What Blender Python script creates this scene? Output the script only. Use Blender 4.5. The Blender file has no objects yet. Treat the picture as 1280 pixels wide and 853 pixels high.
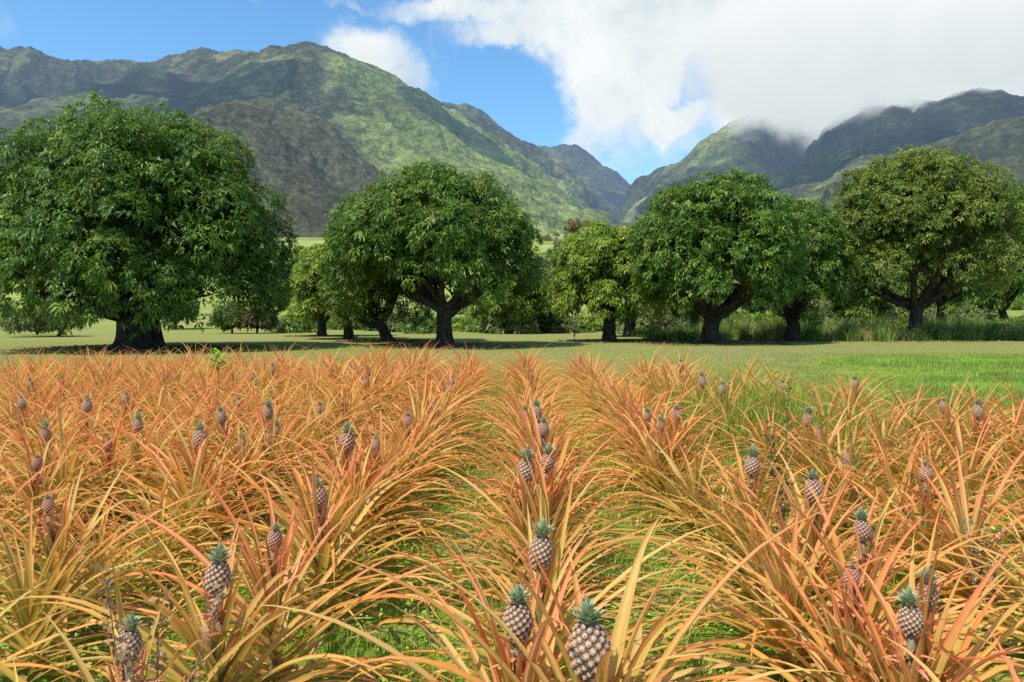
import bpy, math, random
import numpy as np
from mathutils import Vector, Matrix, Euler

R = math.radians
rng = np.random.default_rng(7)
random.seed(7)
scene = bpy.context.scene
COL = scene.collection

# ------------------------------------------------------------------ camera
CAM_H = 1.65
F = 1280 * 26.0 / 36.0
YAW = math.atan(15 / F)
PITCH = math.atan(31.5 / F)
cam_d = bpy.data.cameras.new('camera')
cam_d.lens = 26.0
cam_d.sensor_width = 36.0
cam_d.clip_start = 0.05
cam_d.clip_end = 40000
cam = bpy.data.objects.new('camera', cam_d)
cam.location = (0, 0, CAM_H)
cam.rotation_euler = (R(90) - PITCH, 0, YAW)
COL.objects.link(cam)
scene.camera = cam
CM = Euler((R(90) - PITCH, 0, YAW)).to_matrix()


def ray(px, py):
    return CM @ Vector(((px - 640) / F, (426.5 - py) / F, -1))


def at_y(px, py, Y):
    d = ray(px, py)
    t = Y / d.y
    return Vector((d.x * t, Y, CAM_H + d.z * t))


def at_z(px, py, z=0.0):
    d = ray(px, py)
    t = (z - CAM_H) / d.z
    return Vector((d.x * t, d.y * t, z))


# ------------------------------------------------------------------ numpy noise
_perm = np.random.default_rng(3).permutation(256)
_perm = np.concatenate([_perm, _perm])


def pnoise(x, y):
    xi = np.floor(x).astype(int); yi = np.floor(y).astype(int)
    xf = x - xi; yf = y - yi
    u = xf * xf * xf * (xf * (xf * 6 - 15) + 10); v = yf * yf * yf * (yf * (yf * 6 - 15) + 10)
    def g(ix, iy, dx, dy):
        h = _perm[(_perm[ix & 255] + iy) & 255] * (2 * math.pi / 256)
        return np.cos(h) * dx + np.sin(h) * dy
    a = g(xi, yi, xf, yf); b = g(xi + 1, yi, xf - 1, yf)
    c = g(xi, yi + 1, xf, yf - 1); d = g(xi + 1, yi + 1, xf - 1, yf - 1)
    return (a + u * (b - a) + v * (c - a + u * (a - b - c + d))) * 1.4


def fbm(x, y, o=4, gain=0.5):
    s = 0; a = 1
    for i in range(o):
        s = s + a * pnoise(x + 17.3 * i, y - 9.1 * i); x = x * 2.03; y = y * 2.03; a *= gain
    return s


def ridged(x, y, o=4):
    s = 0; a = 1
    for i in range(o):
        s = s + a * (1 - 2 * np.abs(pnoise(x + 31.7 * i, y + 5.3 * i))); x = x * 2.07; y = y * 2.07; a *= 0.5
    return s


# ------------------------------------------------------------------ mesh helpers
def mesh_np(name, verts, quads=None, tris=None, attrs=None, smooth=False, mat=None):
    me = bpy.data.meshes.new(name)
    verts = np.asarray(verts, dtype=np.float32)
    me.vertices.add(len(verts)); me.vertices.foreach_set('co', verts.ravel())
    idx = []; starts = []; tot = []
    n = 0
    if quads is not None and len(quads):
        q = np.asarray(quads, dtype=np.int32); idx.append(q.ravel()); tot.append(np.full(len(q), 4)); starts.append(np.arange(len(q)) * 4); n = q.size
    if tris is not None and len(tris):
        t = np.asarray(tris, dtype=np.int32); idx.append(t.ravel()); tot.append(np.full(len(t), 3)); starts.append(n + np.arange(len(t)) * 3)
    idx = np.concatenate(idx).astype(np.int32); starts = np.concatenate(starts).astype(np.int32)
    me.loops.add(len(idx)); me.loops.foreach_set('vertex_index', idx)
    me.polygons.add(len(starts)); me.polygons.foreach_set('loop_start', starts)
    if smooth:
        me.polygons.foreach_set('use_smooth', np.ones(len(starts), dtype=bool))
    else:
        me.polygons.foreach_set('use_smooth', np.zeros(len(starts), dtype=bool))
    if attrs:
        for k, a in attrs.items():
            a = np.asarray(a, dtype=np.float32)
            if a.shape[1] == 3:
                a = np.concatenate([a, np.ones((len(a), 1), dtype=np.float32)], 1)
            at = me.attributes.new(k, 'FLOAT_COLOR', 'POINT'); at.data.foreach_set('color', a.ravel())
    me.update(calc_edges=True)
    me.validate()
    if mat: me.materials.append(mat)
    return me


def link(name, data, parent=None, loc=None, rot=None, sc=None):
    o = bpy.data.objects.new(name, data)
    COL.objects.link(o)
    if parent is not None: o.parent = parent
    if loc is not None: o.location = loc
    if rot is not None: o.rotation_euler = rot
    if sc is not None: o.scale = sc if hasattr(sc, '__len__') else (sc, sc, sc)
    return o


def tag(o, label=None, cat=None, group=None, kind=None):
    if label: o['label'] = label
    if cat: o['category'] = cat
    if group: o['group'] = group
    if kind: o['kind'] = kind
    return o


class Acc:
    def __init__(s): s.v = []; s.q = []; s.t = []; s.a = []; s.n = 0
    def add(s, v, q=None, t=None, a=None):
        v = np.asarray(v, float).reshape(-1, 3)
        if q is not None and len(q): s.q.append(np.asarray(q) + s.n)
        if t is not None and len(t): s.t.append(np.asarray(t) + s.n)
        s.v.append(v)
        if a is not None: s.a.append(np.broadcast_to(np.asarray(a, float), (len(v), 3)))
        s.n += len(v)
    def mesh(s, name, mat=None, smooth=False, attr='tint'):
        return mesh_np(name, np.concatenate(s.v), np.concatenate(s.q) if s.q else None, np.concatenate(s.t) if s.t else None,
                       {attr: np.concatenate(s.a)} if s.a else None, smooth, mat)


def tube(acc, pts, rad, seg=8, a=None, wob=0.0):
    pts = np.asarray(pts, float); rad = np.asarray(rad, float)
    n = len(pts); T = np.gradient(pts, axis=0); T /= np.linalg.norm(T, axis=1)[:, None] + 1e-9
    up = np.array([0.13, 0.97, 0.2])
    vs = []
    for i in range(n):
        s = np.cross(T[i], up); s /= np.linalg.norm(s) + 1e-9
        w = np.cross(s, T[i])
        for k in range(seg):
            an = 2 * math.pi * k / seg
            r = rad[i] * (1 + wob * math.sin(3 * an + i * 0.6) + wob * 0.6 * math.sin(5 * an + 1 + i * .3))
            vs.append(pts[i] + r * (math.cos(an) * s + math.sin(an) * w))
    q = [[i * seg + k, i * seg + (k + 1) % seg, (i + 1) * seg + (k + 1) % seg, (i + 1) * seg + k] for i in range(n - 1) for k in range(seg)]
    vs.append(pts[-1]); t = [[(n - 1) * seg + k, (n - 1) * seg + (k + 1) % seg, n * seg] for k in range(seg)]
    acc.add(vs, q, t, a)


# ------------------------------------------------------------------ material helpers
class NT:
    def __init__(s, tree): s.t = tree; s.n = tree.nodes; s.l = tree.links
    def new(s, ty, **kw):
        n = s.n.new(ty)
        for k, v in kw.items(): setattr(n, k, v)
        return n
    def put(s, sock, v):
        if hasattr(v, 'is_output') or isinstance(v, bpy.types.NodeSocket): s.l.new(v, sock)
        elif v is not None: sock.default_value = v
    def math(s, op, a, b=None, c=None, clamp=False):
        n = s.new('ShaderNodeMath', operation=op, use_clamp=clamp)
        s.put(n.inputs[0], a)
        if b is not None: s.put(n.inputs[1], b)
        if c is not None: s.put(n.inputs[2], c)
        return n.outputs[0]
    def vmath(s, op, a, b=None, out=0):
        n = s.new('ShaderNodeVectorMath', operation=op)
        s.put(n.inputs[0], a)
        if b is not None: s.put(n.inputs[1], b)
        return n.outputs[out]
    def noise(s, vec, scale, detail=4, rough=0.5, dist=0.0, color=False):
        n = s.new('ShaderNodeTexNoise'); n.inputs['Scale'].default_value = scale; n.inputs['Detail'].default_value = detail
        n.inputs['Roughness'].default_value = rough; n.inputs['Distortion'].default_value = dist
        if vec is not None: s.l.new(vec, n.inputs['Vector'])
        return n.outputs['Color' if color else 0]
    def mr(s, v, a, b, c=0.0, d=1.0, smooth=False):
        n = s.new('ShaderNodeMapRange'); n.interpolation_type = 'SMOOTHSTEP' if smooth else 'LINEAR'
        s.put(n.inputs[0], v)
        for i, x in zip((1, 2, 3, 4), (a, b, c, d)): s.put(n.inputs[i], x)
        return n.outputs[0]
    def mix(s, f, a, b, mode='MIX'):
        n = s.new('ShaderNodeMix', data_type='RGBA', blend_type=mode)
        s.put(n.inputs[0], f)
        for i, x in ((6, a), (7, b)):
            if isinstance(x, tuple) and len(x) == 3: x = (*x, 1)
            s.put(n.inputs[i], x)
        return n.outputs[2]
    def ramp(s, f, stops):
        n = s.new('ShaderNodeValToRGB'); cr = n.color_ramp
        while len(cr.elements) < len(stops): cr.elements.new(0.5)
        for e, (p, c) in zip(cr.elements, stops): e.position = p; e.color = (*c, 1)
        s.put(n.inputs[0], f)
        return n.outputs[0]
    def sep(s, v):
        n = s.new('ShaderNodeSeparateXYZ'); s.l.new(v, n.inputs[0]); return n.outputs
    def attr(s, name):
        n = s.new('ShaderNodeAttribute'); n.attribute_name = name; return n.outputs


def new_mat(name):
    m = bpy.data.materials.new(name); m.use_nodes = True
    nt = NT(m.node_tree); nt.n.clear()
    out = nt.new('ShaderNodeOutputMaterial')
    return m, nt, out


def principled(nt, out, col, rough=0.6, spec=0.3, bump=None, bstr=0.3, bdist=0.02, translucent=0.0, tcol=None):
    p = nt.new('ShaderNodeBsdfPrincipled')
    nt.put(p.inputs['Base Color'], (*col, 1) if isinstance(col, tuple) and len(col) == 3 else col)
    nt.put(p.inputs['Roughness'], rough)
    p.inputs['Specular IOR Level'].default_value = spec
    if bump is not None:
        b = nt.new('ShaderNodeBump'); b.inputs['Strength'].default_value = bstr; b.inputs['Distance'].default_value = bdist
        nt.l.new(bump, b.inputs['Height']); nt.l.new(b.outputs[0], p.inputs['Normal'])
    sh = p.outputs[0]
    if translucent > 0:
        t = nt.new('ShaderNodeBsdfTranslucent'); nt.put(t.inputs[0], tcol if tcol is not None else col)
        mx = nt.new('ShaderNodeMixShader'); mx.inputs[0].default_value = translucent
        nt.l.new(sh, mx.inputs[1]); nt.l.new(t.outputs[0], mx.inputs[2]); sh = mx.outputs[0]
    if out is not None: nt.l.new(sh, out.inputs[0])
    return sh


# ---- mango leaf material (tint: R random, G new growth, B depth)
def leaf_mat(name, dark, mid, light, young):
    m, nt, out = new_mat(name)
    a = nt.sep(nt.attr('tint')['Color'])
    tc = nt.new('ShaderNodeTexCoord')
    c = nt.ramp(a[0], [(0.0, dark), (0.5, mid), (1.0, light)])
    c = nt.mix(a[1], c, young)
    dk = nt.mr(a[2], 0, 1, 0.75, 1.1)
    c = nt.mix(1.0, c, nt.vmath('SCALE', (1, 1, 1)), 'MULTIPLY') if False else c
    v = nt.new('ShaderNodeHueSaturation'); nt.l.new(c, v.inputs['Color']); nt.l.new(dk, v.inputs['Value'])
    tcl = nt.mix(0.5, v.outputs[0], (young[0] * .8, young[1], young[2] * .5))
    principled(nt, out, v.outputs[0], 0.45, 0.3, translucent=0.25, tcol=tcl)
    return m


M_mango = leaf_mat('mango_leaves', (.024, .058, .008), (.085, .16, .016), (.19, .29, .032), (.36, .40, .05))
M_mango_b = leaf_mat('bright_mango_leaves', (.07, .12, .010), (.16, .25, .022), (.28, .40, .04), (.48, .50, .06))
M_mango_r = leaf_mat('flushing_mango_leaves', (.04, .078, .009), (.115, .175, .018), (.21, .28, .034), (.32, .30, .055))
M_scrub = leaf_mat('scrub_leaves', (.06, .06, .022), (.11, .10, .035), (.17, .14, .05), (.24, .12, .05))
M_olive = leaf_mat('olive_leaves', (.06, .085, .022), (.13, .165, .04), (.21, .24, .07), (.34, .30, .09))


def bark_mat():
    m, nt, out = new_mat('bark')
    tc = nt.new('ShaderNodeTexCoord')
    n1 = nt.noise(tc.outputs['Object'], 3.0, 6, 0.65)
    mp = nt.new('ShaderNodeMapping'); mp.inputs['Scale'].default_value = (9, 9, 1.6); nt.l.new(tc.outputs['Object'], mp.inputs[0])
    n2 = nt.noise(mp.outputs[0], 1.0, 6, 0.7)
    c = nt.ramp(n1, [(0.3, (.03, .023, .018)), (0.55, (.085, .064, .048)), (0.75, (.17, .14, .11))])
    c = nt.mix(nt.mr(n2, .35, .6), (.015, .011, .009), c)
    principled(nt, out, c, 0.9, 0.15, n2, 0.9, 0.06)
    return m


M_bark = bark_mat()


def pine_leaf_mat():
    m, nt, out = new_mat('pineapple_leaf')
    a = nt.sep(nt.attr('tint')['Color'])      # R random, G along, B across (0 centre, 1 edge)
    oi = nt.new('ShaderNodeObjectInfo')
    rnd = nt.math('FRACT', nt.math('ADD', nt.math('MULTIPLY', a[0], 3.0), nt.math('MULTIPLY', oi.outputs['Random'], 0.37)))
    base = nt.ramp(a[0], [(0, (.36, .46, .08)), (.08, (.80, .54, .09)), (.16, (.42, .42, .08)), (.24, (.92, .46, .08)), (.33, (.50, .42, .08)), (.42, (.95, .42, .11)), (.5, (.90, .19, .07)),
                          (.58, (.90, .36, .09)), (.66, (.56, .36, .09)), (.75, (.92, .23, .11)), (.83, (.90, .14, .08)), (.92, (.90, .30, .18)), (1.0, (.92, .18, .09))])
    green = nt.ramp(nt.math('FRACT', nt.math('MULTIPLY', rnd, 3.3)), [(0, (.34, .36, .07)), (.5, (.60, .34, .08)), (1, (.26, .36, .08))])
    mid = nt.mr(a[2], 0.10, 0.52, 1, 0, True)
    along = nt.mr(a[1], 0.15, 1.0, 0.95, 0.4)
    c = nt.mix(nt.math('MULTIPLY', mid, along), base, green)
    c = nt.mix(nt.mr(a[1], 0.05, 0.62, 0.9, 0, True), c, (.34, .46, .08))
    band = nt.math('MULTIPLY', nt.mr(a[2], .35, .58, 0, 1, True), nt.mr(a[2], .58, .80, 1, 0, True))
    c = nt.mix(nt.math('MULTIPLY', band, nt.math('MULTIPLY', nt.mr(nt.math('FRACT', nt.math('MULTIPLY', rnd, 5.1)), 0, 1, 0, 1), .8)), c, (.98, .74, .46))
    edge = nt.mr(a[2], 0.66, 0.98, 0, 1, True)
    c = nt.mix(nt.math('MULTIPLY', edge, 0.75), c, (.92, .11, .065))
    pink = nt.math('MULTIPLY', nt.mr(a[1], 0.45, 1.0), nt.math('GREATER_THAN', nt.math('FRACT', nt.math('MULTIPLY', rnd, 7.7)), 0.55))
    c = nt.mix(nt.math('MULTIPLY', pink, 0.72), c, (.95, .19, .14))
    pg = nt.mr(nt.math('FRACT', nt.math('MULTIPLY', oi.outputs['Random'], 13.7)), .55, .95, 0, .6)
    c = nt.mix(nt.math('MULTIPLY', pg, nt.mr(a[1], .2, 1, 1, .55)), c, (.34, .36, .07))
    dry = nt.math('GREATER_THAN', nt.math('FRACT', nt.math('MULTIPLY', rnd, 17.3)), 0.86)
    c = nt.mix(nt.math('MULTIPLY', dry, 0.85), c, (.76, .54, .20))
    tc = nt.new('ShaderNodeTexCoord')
    mp = nt.new('ShaderNodeMapping'); mp.inputs['Scale'].default_value = (1, 1, 1); nt.l.new(tc.outputs['Object'], mp.inputs[0])
    n = nt.noise(mp.outputs[0], 34, 4, 0.65)
    c = nt.mix(nt.mr(n, .58, .74, 0, .4), c, (.42, .12, .04))
    n2 = nt.noise(mp.outputs[0], 9, 3, 0.6)
    c = nt.mix(nt.mr(n2, .42, .62, 0, .2), c, (.95, .42, .13))
    tip = nt.mr(a[1], 0.93, 1.0)
    gn = nt.new('ShaderNodeNewGeometry')
    c = nt.mix(nt.math('MULTIPLY', gn.outputs['Backfacing'], .22), c, (.58, .36, .12))
    c = nt.mix(nt.math('MULTIPLY', tip, .8), c, (.36, .24, .12))
    hs = nt.new('ShaderNodeHueSaturation'); nt.l.new(nt.mr(nt.math('FRACT', nt.math('MULTIPLY', oi.outputs['Random'], 7.3)), 0, 1, .492, .514), hs.inputs['Hue']); hs.inputs['Saturation'].default_value = 1.04; hs.inputs['Value'].default_value = 1.06; nt.l.new(c, hs.inputs['Color']); c = hs.outputs[0]
    principled(nt, out, c, 0.5, 0.15, translucent=0.36, tcol=nt.mix(.3, c, (.95, .52, .06)))
    return m


M_pl = pine_leaf_mat()


def simple_attr_mat(name, rough=0.6, spec=0.3, trans=0.0, nscale=60, namt=0.35):
    """tint attribute holds the base colour; noise mottles it"""
    m, nt, out = new_mat(name)
    a = nt.attr('tint')['Color']
    tc = nt.new('ShaderNodeTexCoord')
    n = nt.noise(tc.outputs['Object'], nscale, 4, 0.6)
    v = nt.new('ShaderNodeHueSaturation'); nt.l.new(a, v.inputs['Color']); nt.l.new(nt.mr(n, .3, .7, 1 - namt, 1 + namt), v.inputs['Value'])
    principled(nt, out, v.outputs[0], rough, spec, translucent=trans)
    return m


M_fruit = simple_attr_mat('pineapple_skin', 0.55, 0.35, 0, 240, 0.3)
M_crown = simple_attr_mat('pineapple_crown', 0.5, 0.35, 0.12, 80, 0.25)
M_blade = simple_attr_mat('grass_blade', 0.55, 0.25, 0.35, 2, 0.3)
M_weed = simple_attr_mat('weed', 0.7, 0.2, 0.15, 30, 0.3)

HAZE = (.24, .36, .56)


def hills_mat():
    m, nt, out = new_mat('hill_forest')
    g = nt.new('ShaderNodeNewGeometry')
    pos = g.outputs['Position']
    a = nt.sep(nt.attr('tint')['Color'])   # R shaded scrub (knoll), G grassy plus painted spur light, B ravine forest and painted shade
    big = nt.noise(pos, 0.0042, 5, 0.6, 0.6)
    med = nt.noise(pos, 0.017, 5, 0.65, 0.4)
    vo = nt.new('ShaderNodeTexVoronoi'); vo.inputs['Scale'].default_value = 0.11; nt.l.new(pos, vo.inputs['Vector'])
    fine = nt.noise(pos, 0.05, 7, 0.72)
    vo2 = nt.new('ShaderNodeTexVoronoi'); vo2.inputs['Scale'].default_value = 0.035; vo2.inputs['Randomness'].default_value = 1; nt.l.new(pos, vo2.inputs['Vector'])
    forest = nt.ramp(fine, [(0.32, (.018, .026, .012)), (0.5, (.066, .072, .030)), (0.66, (.155, .145, .07))])
    grass = nt.ramp(fine, [(0.32, (.07, .10, .025)), (0.5, (.21, .25, .06)), (0.66, (.36, .38, .13))])
    shaded_scrub = nt.ramp(fine, [(0.32, (.028, .026, .014)), (0.5, (.085, .078, .040)), (0.66, (.16, .145, .075))])  # brown brush; its dark tone also paints the knoll's thin cloud shade
    soil = nt.ramp(fine, [(0.3, (.13, .085, .05)), (0.7, (.26, .19, .12))])
    gm = nt.math('ADD', nt.math('MULTIPLY', a[1], 0.34), nt.math('ADD', nt.math('MULTIPLY', big, 0.9), nt.math('MULTIPLY', med, 0.6)))
    c = nt.mix(nt.mr(gm, .76, 1.0, 0, .95, True), forest, grass)
    # scattered shrubs: dark dots
    dots = nt.math('MULTIPLY', nt.mr(vo2.outputs['Distance'], .2, .5, 1.0, 0, True), nt.mr(med, .42, .6, 0, 1))
    c = nt.mix(nt.math('MULTIPLY', dots, .8), c, (.03, .045, .018))
    c = nt.mix(nt.mr(a[0], 0, 1, 0, .9), c, shaded_scrub)
    c = nt.mix(nt.math('MULTIPLY', nt.mr(nt.math('ADD', med, nt.math('MULTIPLY', big, .5)), .84, .95, 0, .7, True), nt.math('SUBTRACT', 1, a[0])), c, soil)
    c = nt.mix(nt.mr(a[2], 0, .8, 0, .85), c, (.018, .030, .016))  # darker forest in the gullies, deepened as painted relief shade
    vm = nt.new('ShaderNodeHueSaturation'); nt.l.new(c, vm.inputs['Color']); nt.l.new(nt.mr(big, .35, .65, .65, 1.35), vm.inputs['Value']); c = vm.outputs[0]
    bmp = nt.math('ADD', nt.math('MULTIPLY', vo.outputs['Distance'], -1.2), nt.math('MULTIPLY', fine, 1.6))
    vm2 = nt.new('ShaderNodeHueSaturation'); vm2.inputs['Saturation'].default_value = 1.06; vm2.inputs['Value'].default_value = .96; nt.l.new(c, vm2.inputs['Color']); c = vm2.outputs[0]
    sh = principled(nt, None, c, 0.95, 0.05, bmp, .6, 5.0)
    # aerial haze painted on as blue emission, growing with distance
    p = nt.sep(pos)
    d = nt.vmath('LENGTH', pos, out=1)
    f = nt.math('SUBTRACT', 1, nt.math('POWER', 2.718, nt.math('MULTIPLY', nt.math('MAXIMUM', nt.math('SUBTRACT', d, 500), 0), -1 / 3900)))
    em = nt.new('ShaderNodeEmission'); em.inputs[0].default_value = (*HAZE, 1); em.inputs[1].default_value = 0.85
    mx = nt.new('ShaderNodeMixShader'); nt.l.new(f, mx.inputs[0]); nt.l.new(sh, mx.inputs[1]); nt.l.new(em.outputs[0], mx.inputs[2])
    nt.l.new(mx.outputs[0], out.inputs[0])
    return m


def ground_mat():
    m, nt, out = new_mat('turf')
    g = nt.new('ShaderNodeNewGeometry'); pos = g.outputs['Position']; p = nt.sep(pos)
    big = nt.noise(pos, 0.12, 4, 0.55); med = nt.noise(pos, 1.3, 5, 0.65); fine = nt.noise(pos, 16, 5, 0.75)
    far = nt.noise(pos, 0.012, 5, 0.6); mp = nt.new('ShaderNodeMapping'); mp.inputs['Scale'].default_value = (.03, .25, 1); nt.l.new(pos, mp.inputs[0])
    streak = nt.noise(mp.outputs[0], 1.0, 4, .6)
    lawn = nt.ramp(fine, [(.3, (.10, .15, .02)), (.5, (.22, .28, .04)), (.7, (.34, .37, .08))])
    dry = nt.ramp(fine, [(.3, (.17, .14, .05)), (.6, (.34, .30, .12))])
    c = nt.mix(nt.mr(nt.math('ADD', nt.math('MULTIPLY', big, .6), nt.math('MULTIPLY', streak, .6)), .50, .68, 0.1, .9), lawn, dry)
    dryb = nt.math('MULTIPLY', nt.mr(p[1], 15, 20, 0, 1), nt.mr(p[1], 40, 58, 1, 0))
    c = nt.mix(nt.math('MULTIPLY', dryb, nt.mr(nt.math('ADD', big, nt.math('MULTIPLY', med, .4)), .55, .95, .05, .75)), c, dry)
    lx = nt.math('SUBTRACT', p[0], nt.math('ADD', 4.4, nt.math('MULTIPLY', .36, nt.math('MAXIMUM', nt.math('SUBTRACT', p[1], 9), 0))))
    lushm = nt.math('MULTIPLY', nt.mr(nt.math('ADD', lx, nt.math('MULTIPLY', nt.math('SUBTRACT', big, .5), 8)), -.8, 1.6, 0, 1, True), nt.mr(p[1], 27, 34, 1, 0, True))
    c = nt.mix(nt.math('MULTIPLY', lushm, .85), c, nt.ramp(fine, [(.3, (.12, .22, .02)), (.5, (.24, .38, .035)), (.7, (.36, .46, .08))]))
    # soil between the rows
    inrow = nt.math('MULTIPLY', nt.math('LESS_THAN', p[1], 15.5), nt.math('LESS_THAN', p[0], 5.0))
    soil = nt.ramp(med, [(.35, (.12, .20, .02)), (.5, (.20, .32, .03)), (.68, (.24, .20, .08))])
    c = nt.mix(nt.math('MULTIPLY', inrow, .8), c, soil)
    # far pasture
    past = nt.ramp(nt.math('ADD', nt.math('MULTIPLY', far, .6), nt.math('MULTIPLY', streak, .4)), [(.4, (.16, .22, .04)), (.5, (.27, .33, .07)), (.6, (.42, .40, .14))])
    c = nt.mix(nt.mr(p[1], 65, 160, 0, 1), c, past)
    # a bare track of sandy gravel on the lawn
    tr = nt.math('ABSOLUTE', nt.math('SUBTRACT', p[1], nt.math('ADD', 46.5, nt.math('MULTIPLY', nt.math('SINE', nt.math('MULTIPLY', p[0], .05)), 1.5))))
    trk = nt.math('MULTIPLY', nt.mr(nt.math('ADD', tr, nt.math('MULTIPLY', med, .8)), .55, 1.0, 1, 0), nt.mr(streak, .4, .55, 0, 1))
    c = nt.mix(nt.math('MULTIPLY', trk, .7), c, (.42, .36, .24))
    sh = principled(nt, None, c, 0.95, 0.05, fine, .5, .05)
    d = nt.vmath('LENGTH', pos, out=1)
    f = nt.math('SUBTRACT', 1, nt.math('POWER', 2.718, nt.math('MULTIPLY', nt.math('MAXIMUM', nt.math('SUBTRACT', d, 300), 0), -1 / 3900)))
    em = nt.new('ShaderNodeEmission'); em.inputs[0].default_value = (*HAZE, 1); em.inputs[1].default_value = 0.85  # distant ground gets the same painted haze glow
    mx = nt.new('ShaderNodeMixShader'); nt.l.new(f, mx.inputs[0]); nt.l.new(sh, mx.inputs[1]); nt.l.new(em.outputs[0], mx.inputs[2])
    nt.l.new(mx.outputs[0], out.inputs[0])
    return m


# ------------------------------------------------------------------ ground
def gz(x, y):
    x = np.asarray(x, float); y = np.asarray(y, float)
    t = np.clip(y - 75, 0, None)
    z = 0.118 * t * np.clip(t / 160, 0, 1) ** 0.8
    z = np.where(y > 2400, z, z)
    z = z + np.clip((t - 30) / 200, 0, 1) * 3.0 * fbm(x / 90, y / 90, 3)
    return z


ys = np.concatenate([[-3000, -1000, -300, -60, -10], np.linspace(-5, 40, 91)[1:], np.geomspace(41, 1500, 110), np.geomspace(1600, 14000, 24)])
xs_u = np.sinh(np.linspace(-7.6, 7.6, 201)) * 9.0
X, Y = np.meshgrid(xs_u, ys)
Z = gz(X, np.minimum(Y, 5200)) + 0.03 * fbm(X / 1.7, Y / 1.7, 3) * (Y < 60)
nx, ny = len(xs_u), len(ys)
ii, jj = np.meshgrid(np.arange(ny - 1), np.arange(nx - 1), indexing='ij')
q = np.stack([ii * nx + jj, ii * nx + jj + 1, (ii + 1) * nx + jj + 1, (ii + 1) * nx + jj], -1).reshape(-1, 4)
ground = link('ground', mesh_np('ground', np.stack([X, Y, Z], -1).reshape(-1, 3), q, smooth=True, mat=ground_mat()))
tag(ground, 'grassy ground with lawn and sloping pasture below the mountains', 'ground', kind='structure')

# ------------------------------------------------------------------ mountains
def ridge_pts(lst): return np.array([list(at_y(a, b, d)) for a, b, d in lst])


RIDGES = [  # (points, side slope, spur amplitude, width of rounding)
    ([(-700, 80, 2500), (-300, 70, 2400), (-100, 58, 2350), (30, 52, 2250), (120, 64, 2300), (195, 69, 2350), (240, 66, 2250), (330, 56, 2150), (390, 49, 2100),
      (415, 64, 2150), (470, 94, 2350), (540, 120, 2550), (600, 152, 2800), (648, 190, 3050), (676, 232, 3150)], .72, 70),
    ([(390, 49, 2100), (435, 110, 1900), (490, 160, 1750), (560, 203, 1600), (640, 238, 1450), (735, 272, 1300)], .62, 50),
    ([(180, 92, 1950), (90, 122, 1750), (0, 155, 1600), (-150, 200, 1400), (-300, 260, 1200)], .62, 55),
    ([(180, 92, 1950), (240, 112, 1800), (300, 130, 1650)], .62, 50),
    ([(240, 66, 2250), (195, 90, 2050), (180, 92, 1950)], .62, 50),
    ([(655, 190, 3900), (672, 176, 3900), (698, 172, 3850), (726, 173, 3850), (741, 190, 3850), (752, 206, 3900), (768, 219, 4000), (785, 222, 4150), (800, 214, 4150), (812, 211, 4150), (828, 222, 4200), (870, 250, 4300)], .85, 110),
    ([(806, 285, 2850), (830, 256, 2800), (860, 222, 2720), (902, 176, 2600), (945, 145, 2500), (1000, 137, 2450), (1060, 124, 2350), (1110, 112, 2250), (1160, 112, 2100), (1210, 106, 1950),
      (1290, 107, 1950), (1400, 100, 2000), (1700, 90, 2200)], .72, 70),
    ([(1210, 106, 1950), (1140, 145, 1750), (1075, 195, 1550), (1000, 245, 1350), (900, 285, 1200)], .62, 50),
    ([(1700, 90, 1600), (1400, 118, 1450), (1280, 137, 1350), (1200, 163, 1250), (1110, 208, 1120), (1010, 262, 1000)], .6, 40),
    ([(1000, 137, 2450), (930, 190, 2250), (870, 225, 2050)], .66, 60),
]


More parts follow.
